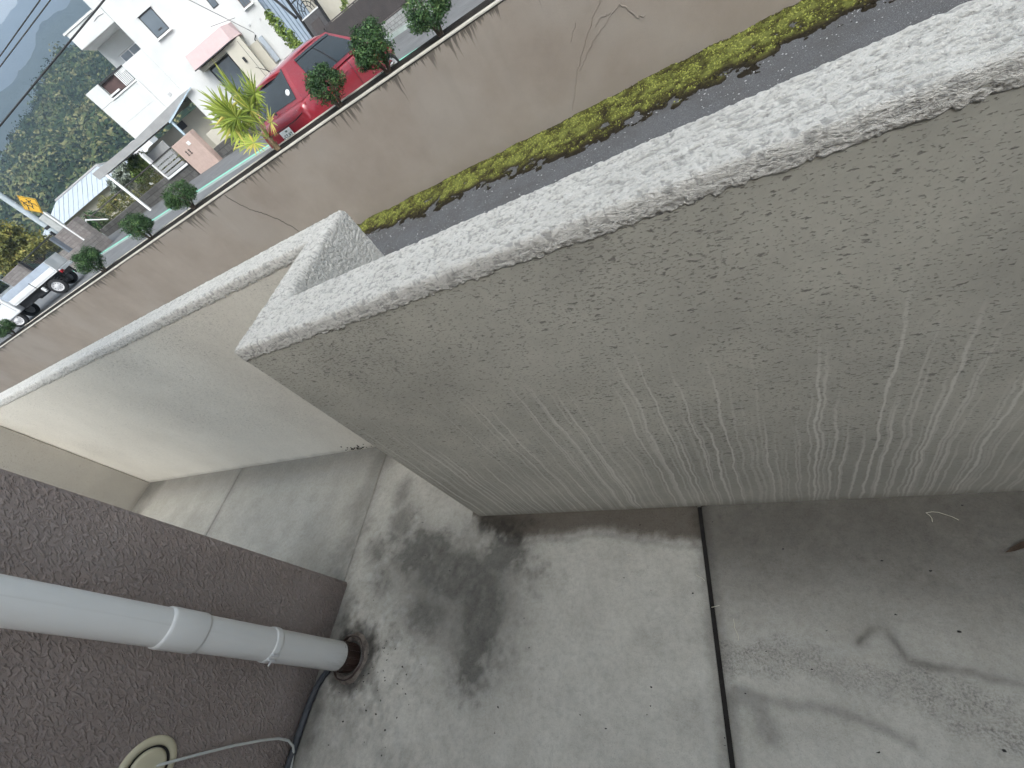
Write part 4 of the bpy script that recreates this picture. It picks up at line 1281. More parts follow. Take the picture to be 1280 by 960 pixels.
def shrub(name, label, cat, loc, blobs, n, size, mat, stem=None, group=None, gap=.3, shell=.35):
    t = thing(name, label, cat, loc, 0, group)
    P, O = clump_points(n, blobs, shell, gap)
    sc = 3.0 / max(b[3] for b in blobs)
    var = .45 + .42 * vnoise(P[:, 0] * sc, P[:, 1] * sc, P[:, 2] * sc) + .16 * rng.normal(size=len(P))
    leaf_mesh('crown', P, O + np.array([0, 0, .4]), size, M[mat], t, var, .5, .9)
    if stem:
        mb = MB()
        for s_ in stem: mb.tube(s_[0], s_[1], 6)
        mb.build('trunk', M['bark'], t)
    return t
shrub('tall_shrub', 'light green shrub at the corner of the white house behind the red hatchback', 'shrub', (-12.75, 19.6, .2),
      [(.0, 0, 1.35, .28, .3, .35), (-.1, 0, 1.85, .26, .3, .35), (-.18, .0, 2.3, .24, .25, .35), (.08, 0, 1.0, .22, .3, .3), (-.22, 0, 2.65, .15, .2, .2)], 1500, .07, 'bright_leaf',
      [([(0, 0, -.3), (.02, 0, .6), (-.1, 0, 1.8)], [.06, .05, .02])])
shrub('fence_top_plant', 'small leafy plant poking up over the top of the slatted fence', 'plant', (-10.35, 20.05, .7),
      [(0, 0, .95, .16, .16, .14), (.18, 0, 1.08, .14, .14, .16), (.33, 0, 1.25, .10, .12, .12)], 300, .05, 'bright_leaf', [([(0, 0, -.6), (0, 0, .8), (.3, 0, 1.2)], [.02, .015, .008])])

# ------------------------------------------------------------------ the white house (local x along its facade, y going back)
GZ = .45
wh = thing('white_house', 'large white rendered house with boxy balcony, pink awning and small windows', 'house', (-14.705, 22.644, .32), R(33))
def H(mb):
    mb.v = [(x, y, z - GZ) for x, y, z in mb.v]; return mb
def HB(name, x0, x1, y0, y1, z0, z1, mat, parent=None, c=0.0):
    return H(MB().box(x0, x1, y0, y1, z0, z1, c)).build(name, mat, parent or wh)
WW = M['white_wall']
HB('wall', -4.83, -.22, 0, 8, GZ - .8, 7.6, WW)
HB('wall', -5.11, -4.832, .004, 8, 5.804, 7.6, WW)
HB('wall', -5.81, -4.832, .0, 8, GZ + 2.25, 4.42, WW)
HB('wall', -6.34, -4.832, 1.25, 8, 4.422, 5.30, WW)
ev = HB('balcony_roof', -6.44, -4.832, -.03, 8, 5.302, 5.80, WW, None, .015)
HB('roof_edge', -6.50, -5.112, -.06, 8, 5.802, 5.86, WW, ev)
# lower box with its notched parapet
bl = HB('balcony', -7.61, -5.812, -.035, 6.0, 2.69, 3.885, WW, None, .012)
HB('parapet', -7.61, -6.985, -.035, .13, 3.887, 4.46, WW, bl, .01)
HB('parapet', -7.61, -7.45, .132, 6.0, 3.887, 4.46, WW, bl, .01)
HB('sill', -7.03, -5.80, -.075, .14, 3.886, 3.93, M['white_trim'], bl)
mb = MB()
for k in range(7): mb.box(-6.27 + k * .063, -6.235 + k * .063, .02, .05, 3.96, 4.40)
H(mb).build('railing_bars', M['white_trim'], bl)
HB('handrail', -6.985, -5.82, .0, .07, 4.40, 4.45, M['trim'], bl)
HB('bottom_rail', -6.985, -5.82, .01, .06, 3.931, 3.958, M['trim'], bl)
HB('balcony_screen', -6.96, -6.29, .10, .14, 3.94, 4.40, plain('dark_brown_screen', (.075, .045, .042), .6, .3, var=.3, scale=4), bl)
HB('trim_line', -5.845, -5.775, -.05, -.036, 2.7, 3.9, M['white_trim'], bl)
HB('bench', -6.98, -6.55, -.015, .09, 3.99, 4.04, M['white_trim'], bl)
HB('drip_band', -7.615, -5.812, -.042, -.036, 3.20, 3.24, WW, bl)
# windows
def window(x0, x1, z0, z1, y=0.0, mull=True, fr=.035, mat=None, sill=True):
    f = H(MB().box(x0, x1, y - .012, y + .02, z1 - fr, z1).box(x0, x1, y - .012, y + .02, z0, z0 + fr).box(x0, x0 + fr, y - .012, y + .02, z0 + fr, z1 - fr).box(x1 - fr, x1, y - .012, y + .02, z0 + fr, z1 - fr)).build('window', mat or M['trim'], wh)
    HB('pane', x0 + fr, x1 - fr, y - .006, y - .002, z0 + fr, z1 - fr, M['window'], f)
    if mull: HB('mullion', (x0 + x1) / 2 - .018, (x0 + x1) / 2 + .018, y - .014, y - .0065, z0 + fr, z1 - fr, mat or M['trim'], f)
    if sill: HB('sill', x0 - .04, x1 + .05, y - .11, y + .0, z0 - .055, z0 - .002, M['white_trim'], f)
    HB('hood', x0 - .03, x1 + .03, y - .07, y + .0, z1 + .002, z1 + .035, WW, f)
    return f
f = window(-4.10, -3.49, 4.33, 5.03, mull=False)
HB('curtain', -3.95, -3.56, .004, .008, 4.40, 4.98, M['steel'], f)
HB('latch', -3.86, -3.70, -.02, -.0065, 4.46, 4.50, M['trim'], f)
f2 = window(-5.90, -5.02, 4.46, 4.80, 1.245, True, .03, M['white_trim'])
window(-1.75, -1.48, 3.98, 5.2, 0, False, .03, M['trim'], False)
f = window(-.82, -.46, 3.48, 4.6, -.02, False, .03, plain('brown_frame', (.16, .12, .11), .5), True)
mb = MB()
for k in range(4): mb.box(-.80 + k * .105, -.78 + k * .105, -.10, -.08, 3.46, 4.6)
H(mb).build('grille', M['slat'], f)
# entrance: porch, glazed door, pink awning
PB = M['cream']
dr = HB('door', -3.42, -2.42, -.06, .0, GZ, 2.84, M['trim'])
HB('pane', -3.36, -2.48, -.066, -.061, GZ + .1, 2.78, M['window'], dr)
pc = HB('porch', -2.36, -1.60, -.80, .0, GZ, 2.98, PB, None, .01)
HB('lintel', -3.60, -2.362, -.55, .0, 2.86, 2.98, PB, pc)
HB('porch_light', -2.05, -1.95, -.88, -.802, 2.30, 2.46, M['trim'], pc, .01)
HB('panel_joint', -1.78, -1.765, -.806, -.8005, GZ, 2.9, M['trim'], pc)
aw = H(MB().hull([(x, y, z) for x, y, z in ((-3.72, -.95, 3.02), (-3.66, -.80, 3.47), (-1.93, -.95, 3.02), (-1.93, -.80, 3.47), (-1.66, -.66, 3.40), (-1.50, -.70, 2.99), (-1.55, .0, 3.44), (-1.50, .0, 2.99), (-3.72, .0, 3.02), (-3.66, .0, 3.50), (-1.93, .0, 3.50))])).build('awning', plain('pale_pink_sheet', (.50, .38, .38), .6, .3, var=.05), wh)
HB('awning_edge', -3.74, -1.92, -.965, -.945, 2.985, 3.018, M['trim'], aw)
HB('meter_box', -1.12, -.92, -.16, .0, 1.75, 2.62, plain('grey_meter_box', (.36, .40, .45), .5, .3), None, .01)
HB('side_wing', -1.598, -1.18, -.28, .0, GZ, 2.60, PB)
H(MB().tube([(-1.25, -.05, GZ), (-1.25, -.05, 2.66), (-1.1, -.05, 2.74)], .022, 6)).build('downpipe', M['trim'], wh)
HB('vent', -.62, -.55, -.02, .0, 2.95, 3.02, M['steel'], None, .005)
HB('vent', -1.10, -1.02, -.03, .0, 3.02, 3.09, M['steel'], None, .005)
HB('wall_fitting', -5.35, -5.22, -.02, .0, 2.98, 3.08, M['steel'], None, .005)
M['stain'] = plain('sooty_stain', (.22, .24, .24), .9, .1)
H(MB().tube([(-5.35 + .11 * k, -.042, 5.62 + .03 * math.sin(math.pi * k / 4)) for k in range(5)], .012, 5)).build('eave_pipe', M['steel'], ev)

wh.scale = (1.125, 1.125, 1.125)
# ------------------------------------------------------------------ carport, garage and gate pieces left of the white house
cp = thing('carport', 'grey carport eave with a pale blue trimmed end below the balcony of the white house', 'carport', (-14.705, 22.644, .32), R(33))
def CB(name, *a, mat, parent=None, c=0.0): return H(MB().box(*a, c)).build(name, mat, parent or cp)
M['grey_sheet'] = plain('grey_deck_sheet', (.30, .30, .30), .6, .3, var=.12, scale=3)
CB('roof', -9.9, -7.63, .0, 3.0, 2.55, 2.66, mat=M['grey_sheet'])
H(MB().prism([(-9.9, 2.46), (-6.05, 2.46), (-4.46, 2.80), (-5.0, 2.82), (-7.6, 2.70), (-9.9, 2.74)], -.16, -.06)).build('fascia', M['grey_sheet'], cp)
M['blue_trim'] = plain('pale_blue_fascia', (.40, .50, .58), .5, .3)
H(MB().prism([(-6.10, 2.40), (-6.03, 2.40), (-4.40, 2.79), (-4.46, 2.81), (-6.08, 2.46)], -.20, -.162)).build('end_trim', M['blue_trim'], cp)
H(MB().prism([(-6.05, 2.455), (-5.2, 2.62), (-5.2, 2.66), (-9.8, 2.54), (-9.8, 2.458)], -.055, 1.0)).build('soffit', M['grey_sheet'], cp)
CB('post', -6.06, -5.97, -.15, -.06, GZ - .5, 2.455, mat=M['blue_trim'])
CB('post', -9.6, -9.5, -.15, -.06, GZ - .5, 2.455, mat=M['white_trim'])

ga = thing('garage_wall', 'cream garage wall with a rounded shoulder under the carport', 'wall', (-14.705, 22.644, .32), R(33))
pts = [(-8.3, GZ - .6), (-8.3, 1.5)] + [(-7.75 - .55 * math.cos(R(a)), 1.75 + .55 * math.sin(R(a))) for a in range(0, 91, 15)] + [(-4.84, 2.30), (-4.84, GZ - .6)]
H(MB().prism(pts, 1.1, 1.3)).build('wall', M['cream'], ga)
H(MB().box(-6.35, -5.95, 1.05, 1.099, 2.02, 2.28)).build('opening', M['trim'], ga)

cp.scale = ga.scale = (1.125, 1.125, 1.125)
pg = thing('gate_wall', 'pink rendered gate wall with a white nameplate and two dark characters', 'wall', (-20.2, 17.60, .3))
pw = MB().box(.02, 1.55, 0, .30, -.2, 1.56, .012).build('wall', plain('dusty_pink_render', (.46, .345, .30), .85, .2, var=.07), pg)
MB().box(.92, 1.12, -.016, -.001, 1.22, 1.36, .003).build('nameplate', M['sticker'], pg)
mb = MB()
for ox in (.40, .62):     # two brushed characters, too small to read
    mb.box(ox, ox + .13, -.012, -.001, 1.10, 1.12).box(ox + .01, ox + .12, -.012, -.001, 1.03, 1.048).box(ox + .055, ox + .075, -.014, -.002, .93, 1.16).box(ox - .01, ox + .15, -.012, -.001, .955, .972)
mb.build('lettering', M['iron'], pg)
o = MB().box(-18.55, -16.7, 18.1, 18.35, -.2, 1.45, .01).build('cream_gate_wall', M['cream'])
tag(o, 'low cream wall right of the pink gate wall, behind the palm', 'wall')
o = MB().box(-18.5, -15.5, 17.75, 18.0, -.2, .92, .01).build('kerb_wall', M['old_stone'])
tag(o, 'dark low stone kerb wall below the cream gate wall', 'wall')

sg = thing('sliding_gate', 'grey metal sliding gate panel with a white lower rail', 'gate', (-22.0, 17.55, .6))
mb = MB()
for k in range(4): mb.box(.12, 1.72, -.015, .015, .56 + .17 * k, .68 + .17 * k)
mb.build('boards', M['grey_sheet'], sg)
MB().box(.0, 1.78, -.03, .03, .44, .53, .01).build('lower_rail', M['white_trim'], sg)
MB().box(.0, 1.78, -.03, .03, 1.235, 1.265).build('top_rail', M['iron'], sg)
MB().box(.02, .10, -.03, .03, .44, 1.8, .01).build('post', M['white_trim'], sg)
o = MB().box(-22.35, -22.16, 17.75, 17.95, .3, 2.35, .04).build('gate_post', M['white_trim'])
tag(o, 'white gate post beside the sliding gate', 'post')
o = MB().box(-22.9, -21.2, 18.4, 18.46, 1.1, 2.25, .02).build('white_shutter', M['grey_sheet'])
tag(o, 'upright grey shutter panel behind the sliding gate', 'shutter')

vn = thing('white_van', 'white van parked under the carport, mostly hidden by gate and plants', 'van', (-22.8, 21.5, .62), R(112))
st = []
for y, hw, z0, z1 in ((0, .66, .35, 1.62), (.06, .71, .26, 1.74), (.4, .73, .24, 1.80), (2.2, .73, .24, 1.80), (2.55, .72, .24, 1.70), (3.0, .71, .25, 1.12), (3.25, .68, .28, .96), (3.32, .6, .36, .8)):
    st.append([(hw, y, z0), (hw, y, (z0 + z1) / 2), (hw * .9, y, z1 - .08), (hw * .75, y, z1), (-hw * .75, y, z1), (-hw * .9, y, z1 - .08), (-hw, y, (z0 + z1) / 2), (-hw, y, z0)])
mb = MB(); loft(mb, st); subsurf(mb.build('body', M['white_paint'], vn), 1)
for s_ in (-1, 1):
    MB().hull([(s_ * x, y, z) for x, y, z in ((.735, .25, 1.12), (.735, 1.15, 1.12), (.68, .3, 1.62), (.68, 1.15, 1.62), (.70, .6, 1.3))]).build('side_window', M['glass'], vn)
    MB().hull([(s_ * x, y, z) for x, y, z in ((.735, 1.25, 1.12), (.735, 2.55, 1.12), (.68, 1.25, 1.62), (.68, 2.2, 1.62), (.70, 1.6, 1.3))]).build('side_window', M['glass'], vn)
    for y in (.55, 2.75): wheel(vn, s_ * .64, y, .28, .28, .16, s_, M['steel'])
MB().hull([(x, y, z) for x in (-.55, .55) for y, z in ((2.50, 1.66), (2.95, 1.16), (2.53, 1.68), (2.98, 1.18))]).build('windscreen', M['glass'], vn)

# ------------------------------------------------------------------ left: mesh fence on old stone wall, garden plants
o = MB().box(-29.6, -20.3, 17.6, 18.0, .2, 1.22, .03).build('old_stone_wall', M['old_stone'])
tag(o, 'dark old stone wall along the road under the green mesh fence', 'wall')
mf = thing('mesh_fence', 'green wire mesh fence with a dark top rail on the old stone wall', 'fence', (-29.2, 17.75, 1.2))
mb = MB()
for k in range(61): mb.box(k * .15, k * .15 + .012, -.006, .006, .0, .66)
for k in range(7): mb.box(0, 9.1, -.0055, .0055, .02 + k * .1, .03 + k * .1)
o = mb.build('mesh', plain('olive_wire', (.11, .12, .06), .6), mf); o['kind'] = 'stuff'
MB().tube([(0, 0, .68), (9.1, 0, .66)], .028, 8).build('top_rail', M['slat'], mf)
for k in range(5): MB().tube([(.02 + 2.26 * k, 0, -.1), (.02 + 2.26 * k, 0, .68)], .022, 8).build('post', M['slat'], mf)
gp = 'garden plants behind the green mesh fence'
shrub('garden_shrub', 'dull olive hedge growing right behind the mesh fence', 'hedge', (-25.2, 18.35, 1.0), [(-3.4 + .62 * k, .1 * (k % 2), .32, .42, .22, .34) for k in range(13)], 3600, .055, 'autumn_leaf', None, gp)
shrub('garden_shrub', 'bright yellow green shrub above the middle of the mesh fence', 'shrub', (-25.4, 19.6, 1.0), [(0, 0, 1.2, .62, .5, .42), (.55, 0, 1.0, .5, .5, .4), (-.4, 0, .8, .5, .5, .4), (.2, 0, 1.5, .35, .3, .3)], 1800, .09, 'bright_leaf', [([(0, 0, -1), (0, 0, 1.)], [.05, .03])], gp)
shrub('garden_shrub', 'bright green shrub in front of the white van', 'shrub', (-23.5, 18.55, 1.0), [(0, 0, .95, .42, .35, .42), (.3, 0, 1.2, .3, .3, .3)], 1000, .08, 'bright_leaf', [([(0, 0, -1), (0, 0, 1.)], [.04, .03])], gp)
shrub('garden_shrub', 'pale grey leaved shrub below the grey hipped roof', 'shrub', (-28.0, 19.9, 1.0), [(0, 0, 1.15, .75, .5, .5), (.8, .2, 1.35, .6, .5, .45), (-.7, 0, .9, .5, .4, .4)], 2000, .09, 'grey_leaf', [([(0, 0, -1), (0, 0, 1.)], [.05, .03])], gp)
shrub('garden_shrub', 'dark green rounded shrub beside the white sign post', 'shrub', (-30.6, 18.5, .9), [(0, 0, .75, .7, .5, .5), (.7, 0, .6, .5, .4, .4)], 1800, .08, 'box_leaf', [([(0, 0, -1), (0, 0, .8)], [.05, .03])], gp)
shrub('garden_shrub', 'reddish brown mixed shrub behind the left part of the mesh fence', 'shrub', (-28.7, 18.7, .9), [(0, 0, .9, .8, .4, .4), (.7, 0, .8, .6, .4, .35)], 1500, .07, 'autumn_leaf', None, gp)

# ------------------------------------------------------------------ left: brick wall, iron railing, sign, poles, tree
bw = thing('brick_wall', 'grey brown brick wall with a grey block pillar beside the road sign', 'wall', (-25.9, 14.4, .4))
MB().box(-1.1, 1.15, .0, .3, -.2, 1.72, .01).build('wall', M['brick'], bw)
MB().box(-1.1, 1.15, -.9, -.002, -.2, .95, .01).build('step', M['brick'], bw)
MB().box(-.55, -.05, .02, .28, 1.722, 2.50, .02).build('block_pillar', plain('pale_block', (.42, .43, .42), .9, .2, var=.12), bw)
bw2 = thing('brick_wall', 'long grey brown brick wall carrying the black iron railing behind the truck', 'wall', (-31.5, 14.4, .4))
MB().box(-6, 4.35, .0, .3, -.2, 1.16, .01).build('wall', M['brick'], bw2)
MB().box(-6, -.2, -.01, .31, 1.162, 1.86, .01).build('raised_wall', M['brick'], bw2)
ir = thing('iron_railing', 'black iron railing with upright bars between two brick walls', 'railing', (-31.6, 14.55, 1.55))
for z in (.03, .66): MB().box(0, 4.55, -.025, .025, z, z + .05).build('rail', M['iron'], ir)
for k in range(24): MB().box(.06 + k * .19, .085 + k * .19, -.012, .012, .08, .66).build('bar', M['iron'], ir)
for x in (0, 4.5): MB().box(x - .05, x + .05, -.05, .05, .0, .78).build('post', M['iron'], ir)
o = MB().box(-27.15, -26.98, 14.2, 14.40, .3, 2.16).build('gate_pillar', plain('blue_grey_pillar', (.13, .15, .18), .6))
tag(o, 'dark blue grey pillar at the right end of the iron railing', 'pillar')

sn = thing('warning_sign', 'yellow diamond road sign with two black running figures on a white post', 'sign', (-24.95, 14.0, .66))
MB().tube([(0, 0, -.1), (0, 0, 2.25)], .038, 12).build('post', M['white_trim'], sn)
bd = MB().prism([(0, -.45), (.45, 0), (0, .45), (-.45, 0)], -.012, .012).build('board', plain('road_sign_yellow', (.62, .36, .035), .5, .4, var=.05), sn)
bd.location = (0, -.05, 2.66); bd.rotation_euler = (0, 0, R(14))
fr = MB()
fr.prism([(0, -.43), (.43, 0), (0, .43), (-.43, 0)], -.0145, -.0125)
b1 = fr.build('border', M['iron'], bd)
b2 = MB().prism([(0, -.405), (.405, 0), (0, .405), (-.405, 0)], -.0170, -.0150).build('field', plain('road_sign_yellow_field', (.62, .36, .035), .5, .4, var=.05), bd)
fg = MB()
def figure(ox, oz, s_):
    Pf = lambda a, b: (ox + a * s_, -.0185, oz + b * s_)
    fg.lathe([(0, -.0205), (.038 * s_, -.0205), (.038 * s_, -.0172)], 12, (ox + .01 * s_, 0, oz + .25 * s_), 'y')
    for pts, r in (([(0, .2), (-.02, .02)], .034), ([(-.02, .03), (.08, -.08), (.05, -.22)], .024), ([(-.02, .03), (-.10, -.07), (-.20, -.12)], .024), ([(0, .18), (.10, .10), (.16, .14)], .018), ([(0, .18), (-.10, .12), (-.14, .04)], .018)):
        for (a, b), (c_, d_) in zip(pts[:-1], pts[1:]):
            dx, dz = c_ - a, d_ - b; L = math.hypot(dx, dz); px, pz = -dz / L * r, dx / L * r
            fg.add([Pf(a + px, b + pz), Pf(a - px, b - pz), Pf(c_ - px, d_ - pz), Pf(c_ + px, d_ + pz)], [(0, 1, 2, 3)])
figure(-.11, .02, .88); figure(.12, -.02, .78)
fg.build('running_figures', M['iron'], bd)

up = thing('utility_pole', 'tall pale grey utility pole behind the brick wall at the left edge', 'pole', (-27.3, 14.8, .4))
MB().tube([(0, 0, -.3), (0, 0, 9.5)], [.14, .10], 16).build('pole', plain('pale_pole_concrete', (.40, .45, .48), .75, .2, var=.08), up)
MB().lathe([(.145, 2.05), (.15, 2.06), (.15, 2.16), (.145, 2.17)], 16).build('band', M['iron'], up)
mb = MB()
for k in range(10): mb.tube([((-1) ** k * .1, 0, 2.5 + .45 * k), ((-1) ** k * .28, 0, 2.5 + .45 * k)], .012, 6)
mb.build('step_bolt', M['steel'], up)

def tree(label, loc, h, blobs, n, size, mat, group=None):
    limbs = [([(0, 0, -.4), (.05, 0, h * .3), (0, .05, h * .55)], [.16, .12, .08])]
    for b in blobs: limbs.append(([(0, .03, h * .4), ((b[0]) * .5, b[1] * .5, (h * .45 + b[2]) / 2), (b[0], b[1], b[2])], [.07, .045, .02]))
    return shrub('garden_tree', label, 'tree', loc, blobs, n, size, mat, limbs, group, .34, .3)
tg = 'garden trees on the left beyond the railing'
tree('yellow green garden tree behind the black iron railing', (-34.6, 16.6, .5), 3.0, [(0, 0, 2.5, 1.3, 1.1, .9), (1.3, 0, 2.0, .9, .9, .7), (-1.2, .1, 2.6, 1.1, 1, .9), (.5, 0, 3.2, .9, .9, .6), (2.0, .2, 1.55, .6, .6, .5), (-2.2, 0, 2.2, 1.0, .9, .8)], 6500, .10, 'autumn_leaf', tg)
tree('paler garden tree at the left edge of the photo', (-40.5, 18.5, .5), 3.4, [(0, 0, 3.0, 1.5, 1.2, 1.1), (1.6, 0, 2.5, 1.1, 1, .9), (-1.6, 0, 2.6, 1.2, 1, 1)], 4000, .12, 'grey_leaf', tg)
o = MB().tube([(-30.2, 17.2, 1.1), (-28.9, 17.25, 1.9), (-27.6, 17.3, 1.35)], .035, 6).build('garden_rail', M['white_trim'])
tag(o, 'bent pale pipe rail in the garden by the sign post', 'rail')
o = MB().tube([(-31.3, 18.2, 1.0), (-30.1, 18.2, 2.1), (-28.8, 18.2, 1.2)], .03, 6).build('garden_rail', M['bark'])
tag(o, 'brown wooden plant prop in the garden left of the mesh fence', 'prop')

# ------------------------------------------------------------------ grey hip-roofed house and low buildings beyond
hp = thing('hip_roofed_house', 'house with a pale blue grey hipped metal roof below the forest', 'house', (-38.6, 24.6, .4), R(28))
M['zinc'] = plain('pale_zinc_roof', (.42, .47, .52), .45, .45, var=.08, scale=2)
MB().box(-4.6, 2.6, 0, 5, -.5, 2.3).build('wall', M['cream'], hp)
rf = MB().add([(-5.2, -.6, 2.25), (3.2, -.6, 2.25), (3.2, 5.6, 2.25), (-5.2, 5.6, 2.25), (-3.2, 2.5, 3.55), (1.3, 2.5, 3.55)],
              [(0, 1, 5, 4), (1, 2, 5), (2, 3, 4, 5), (3, 0, 4), (3, 2, 1, 0)]).build('roof', M['zinc'], hp)
mb = MB()
for k in range(17):
    x = -4.9 + k * .5
    f_ = 1.0
    top = min(1.0, (x + 5.2) / 2.0, (3.2 - x) / 1.9)
    mb.tube([(x, -.58, 2.27), (x, -.6 + 3.1 * top, 2.27 + 1.3 * top)], .02, 4)
o = mb.build('seam', M['zinc'], rf); o['kind'] = 'stuff'
MB().tube([(1.3, 2.5, 3.57), (3.2, -.6, 2.28)], .09, 6).build('hip_ridge', M['grey_sheet'], rf)
MB().tube([(-3.2, 2.5, 3.57), (1.3, 2.5, 3.57)], .09, 6).build('ridge', M['grey_sheet'], rf)
MB().tube([(1.3, 2.5, 3.57), (3.2, 5.6, 2.28)], .09, 6).build('hip_ridge', M['grey_sheet'], rf)
lb = thing('flat_building', 'low pale flat roofed building with stepped top left of the white house', 'building', (-36.5, 27.5, .4), R(33))
MB().box(0, 5.5, 0, 4, -.5, 2.35).build('wall', M['white_wall'], lb)
MB().box(.9, 2.6, .2, 2, 2.352, 2.9, .03).build('roof_box', M['white_wall'], lb)
MB().box(1.2, 1.7, .3, .8, 2.902, 3.3, .03).build('roof_tank', M['white_trim'], lb)
MB().box(-.2, 5.7, -.3, 4.2, 2.2, 2.348).build('roof_slab', M['grey_sheet'], lb)

# ------------------------------------------------------------------ overhead wires
def P_at(azd, eld, rng_):
    a, e = R(azd), R(eld)
    return Vector((math.sin(a) * rng_, math.cos(a) * rng_, 1.5 + math.tan(e) * rng_))
def wire(label, a, b, r, sag=.25, ext=(1.5, 1.2), name='overhead_wire'):
    A, Bp = P_at(*a), P_at(*b)
    d = Bp - A
    A2, B2 = A - d * ext[0], Bp + d * ext[1]
    n = 24
    pts = []
    for k in range(n + 1):
        f_ = k / n
        q = A2.lerp(B2, f_)
        pts.append(q)
    o = MB().tube(pts, r, 6).build(name, M['trim'])
    tag(o, label, 'wire', 'overhead wires against the hills')
wire('upper thin overhead wire crossing the hazy mountains', (-52.78, 10.9, 22), (-47.43, 11.89, 21), .014)
wire('second thin overhead wire just below the upper one', (-53.4, 10.5, 22), (-46.86, 11.61, 21), .014)
wire('thick overhead wire bundle crossing in front of the balcony roof', (-57.04, 8.14, 21.5), (-43.78, 10.05, 19.5), .022)
wire('thin service wire sloping down to the entrance of the white house', (-38.32, 7.19, 22), (-35.4, 2.80, 27.6), .010, ext=(2.0, 0.0))
wire('faint wire running under the small brown window of the white house', (-38.4, 5.2, 26.2), (-33.9, 4.1, 28.0), .008, ext=(0, 0))

# ------------------------------------------------------------------ hills
def mat_hill(name, cols, sc):
    t = NT(name)
    c = t.ramp(t.noise(sc, 7, .7), [(.28, cols[0]), (.5, cols[1]), (.75, cols[2])])
    t.bump(t.noise(sc * 1.3, 7, .75), 1.0, 1.0 / sc * .5)
    return t.done(c, .95, .05)
M['hill_near'] = mat_hill('dark_forest_floor', ((.012, .022, .012), (.026, .042, .020), (.06, .075, .03)), .12)
M['hill_mid'] = mat_hill('forested_slope', ((.015, .026, .018), (.03, .045, .025), (.06, .07, .04)), .035)
M['hill_far'] = mat_hill('far_slope', ((.03, .034, .03), (.06, .06, .05), (.12, .10, .085)), .014)
def hill(name, ridge, r0, r1, mat, amp, seed, ns=46, step=.35):
    az = np.arange(-150, 110.01, step)
    ra = np.array([p[0] for p in ridge]); re = np.array([p[1] for p in ridge])
    el = np.interp(az, ra, re)
    el = el + .10 * fbm(az * 1.6 + seed, az * 0 + seed, oct=4)
    s_ = np.concatenate([np.linspace(0, 1, ns), [1.12, 1.5]])
    A, S = np.meshgrid(az, s_, indexing='ij')
    E = np.repeat(el[:, None], len(s_), 1)
    rr = r0 + (r1 - r0) * S
    zr_ = 1.5 + r1 * np.tan(np.radians(E))
    prof = np.where(S <= 1, S ** 1.25, 1 - (S - 1) * 1.6)
    Z = -3 + (zr_ + 3) * prof
    nz = fbm(A * .22 + seed, S * 3.2, oct=5)
    rr = rr * (1 + .10 * nz * np.sin(np.pi * np.clip(S, 0, 1)))
    Z = Z + amp * fbm(A * 1.1 + seed, S * 16, oct=4) * np.clip(S, 0, 1) * np.where(S < .98, 1, .25)
    Xh, Yh = np.sin(np.radians(A)) * rr, np.cos(np.radians(A)) * rr
    V = np.stack([Xh, Yh, Z], -1).reshape(-1, 3)
    n, m_ = A.shape
    i, j = np.meshgrid(np.arange(n - 1), np.arange(m_ - 1), indexing='ij')
    a = i * m_ + j
    F = np.stack([a, a + m_, a + m_ + 1, a + 1], -1).reshape(-1, 4)[:, ::-1]
    o = np_mesh(name, V, F, mat, None, True)
    tag(o, kind='structure')
    return az, el
near = [(-150, 3), (-90, 3.5), (-75, 3.8), (-65.9, 4.3), (-60.4, 5.5), (-59.5, 5.6), (-57.5, 6.3), (-54.3, 6.9), (-51.7, 7.8), (-50.8, 8.1), (-49.3, 8.35), (-48, 8.3), (-40, 8.5), (-25, 7), (0, 5), (110, 3)]
mid = [(-150, 6), (-90, 8.5), (-70, 9.2), (-59.4, 9.4), (-55, 9.45), (-53.1, 9.55), (-51.8, 9.92), (-50.4, 10.29), (-49.8, 10.75), (-48.9, 11.05), (-47.5, 11.1), (-46.6, 10.95), (-45.9, 11.1), (-40, 11.4), (-20, 9), (10, 6), (110, 5)]
far = [(-150, 6), (-90, 10), (-65, 11.3), (-53.5, 11.85), (-51, 12.0), (-50, 12.12), (-48.7, 12.5), (-46.5, 12.95), (-42, 13.0), (-30, 12), (-5, 9), (110, 6)]
hill('far_mountain', far, 1150, 2100, M['hill_far'], 25, 3.0)
hill('middle_mountain', mid, 560, 1100, M['hill_mid'], 16, 11.0)
naz, nel = hill('forest_hill', near, 150, 330, M['hill_near'], 4, 23.0)
# the tree crowns of the near slope, joined: they read as one wood
import bmesh
bm = bmesh.new(); bmesh.ops.create_icosphere(bm, subdivisions=2, radius=1)
ico_v = np.array([v.co[:] for v in bm.verts]); ico_f = np.array([[v.index for v in f.verts] for f in bm.faces]); bm.free()
NB = 5200
azs = rng.uniform(-76, -38, NB); ss = rng.uniform(.10, 1.0, NB) ** .85
els = np.interp(azs, naz, nel)
rr = (150 + 180 * ss) * (1 + .10 * fbm(azs * .22 + 23.0, ss * 3.2, oct=5) * np.sin(np.pi * ss))
zz = -3 + (1.5 + 330 * np.tan(np.radians(els)) + 3) * ss ** 1.25
C = np.stack([np.sin(np.radians(azs)) * rr, np.cos(np.radians(azs)) * rr, zz], 1)
sz = rng.uniform(1.8, 3.9, NB)
patchy = vnoise(azs * .5, ss * 7)
sz *= 1 + .25 * patchy
tall = np.where(patchy < -.05, 1.6, 1.0)
V = .8 * ico_v[None] * sz[:, None, None] * np.stack([np.ones(NB), np.ones(NB), tall], 1)[:, None, :]
V = V * (1 + .30 * vnoise(V[..., 0] * .6 + C[:, None, 0], V[..., 1] * .6 + C[:, None, 1], V[..., 2] * .6)[..., None]) + C[:, None, :] + np.array([0, 0, 2.6])
F = (ico_f[None] + len(ico_v) * np.arange(NB)[:, None, None]).reshape(-1, 3)
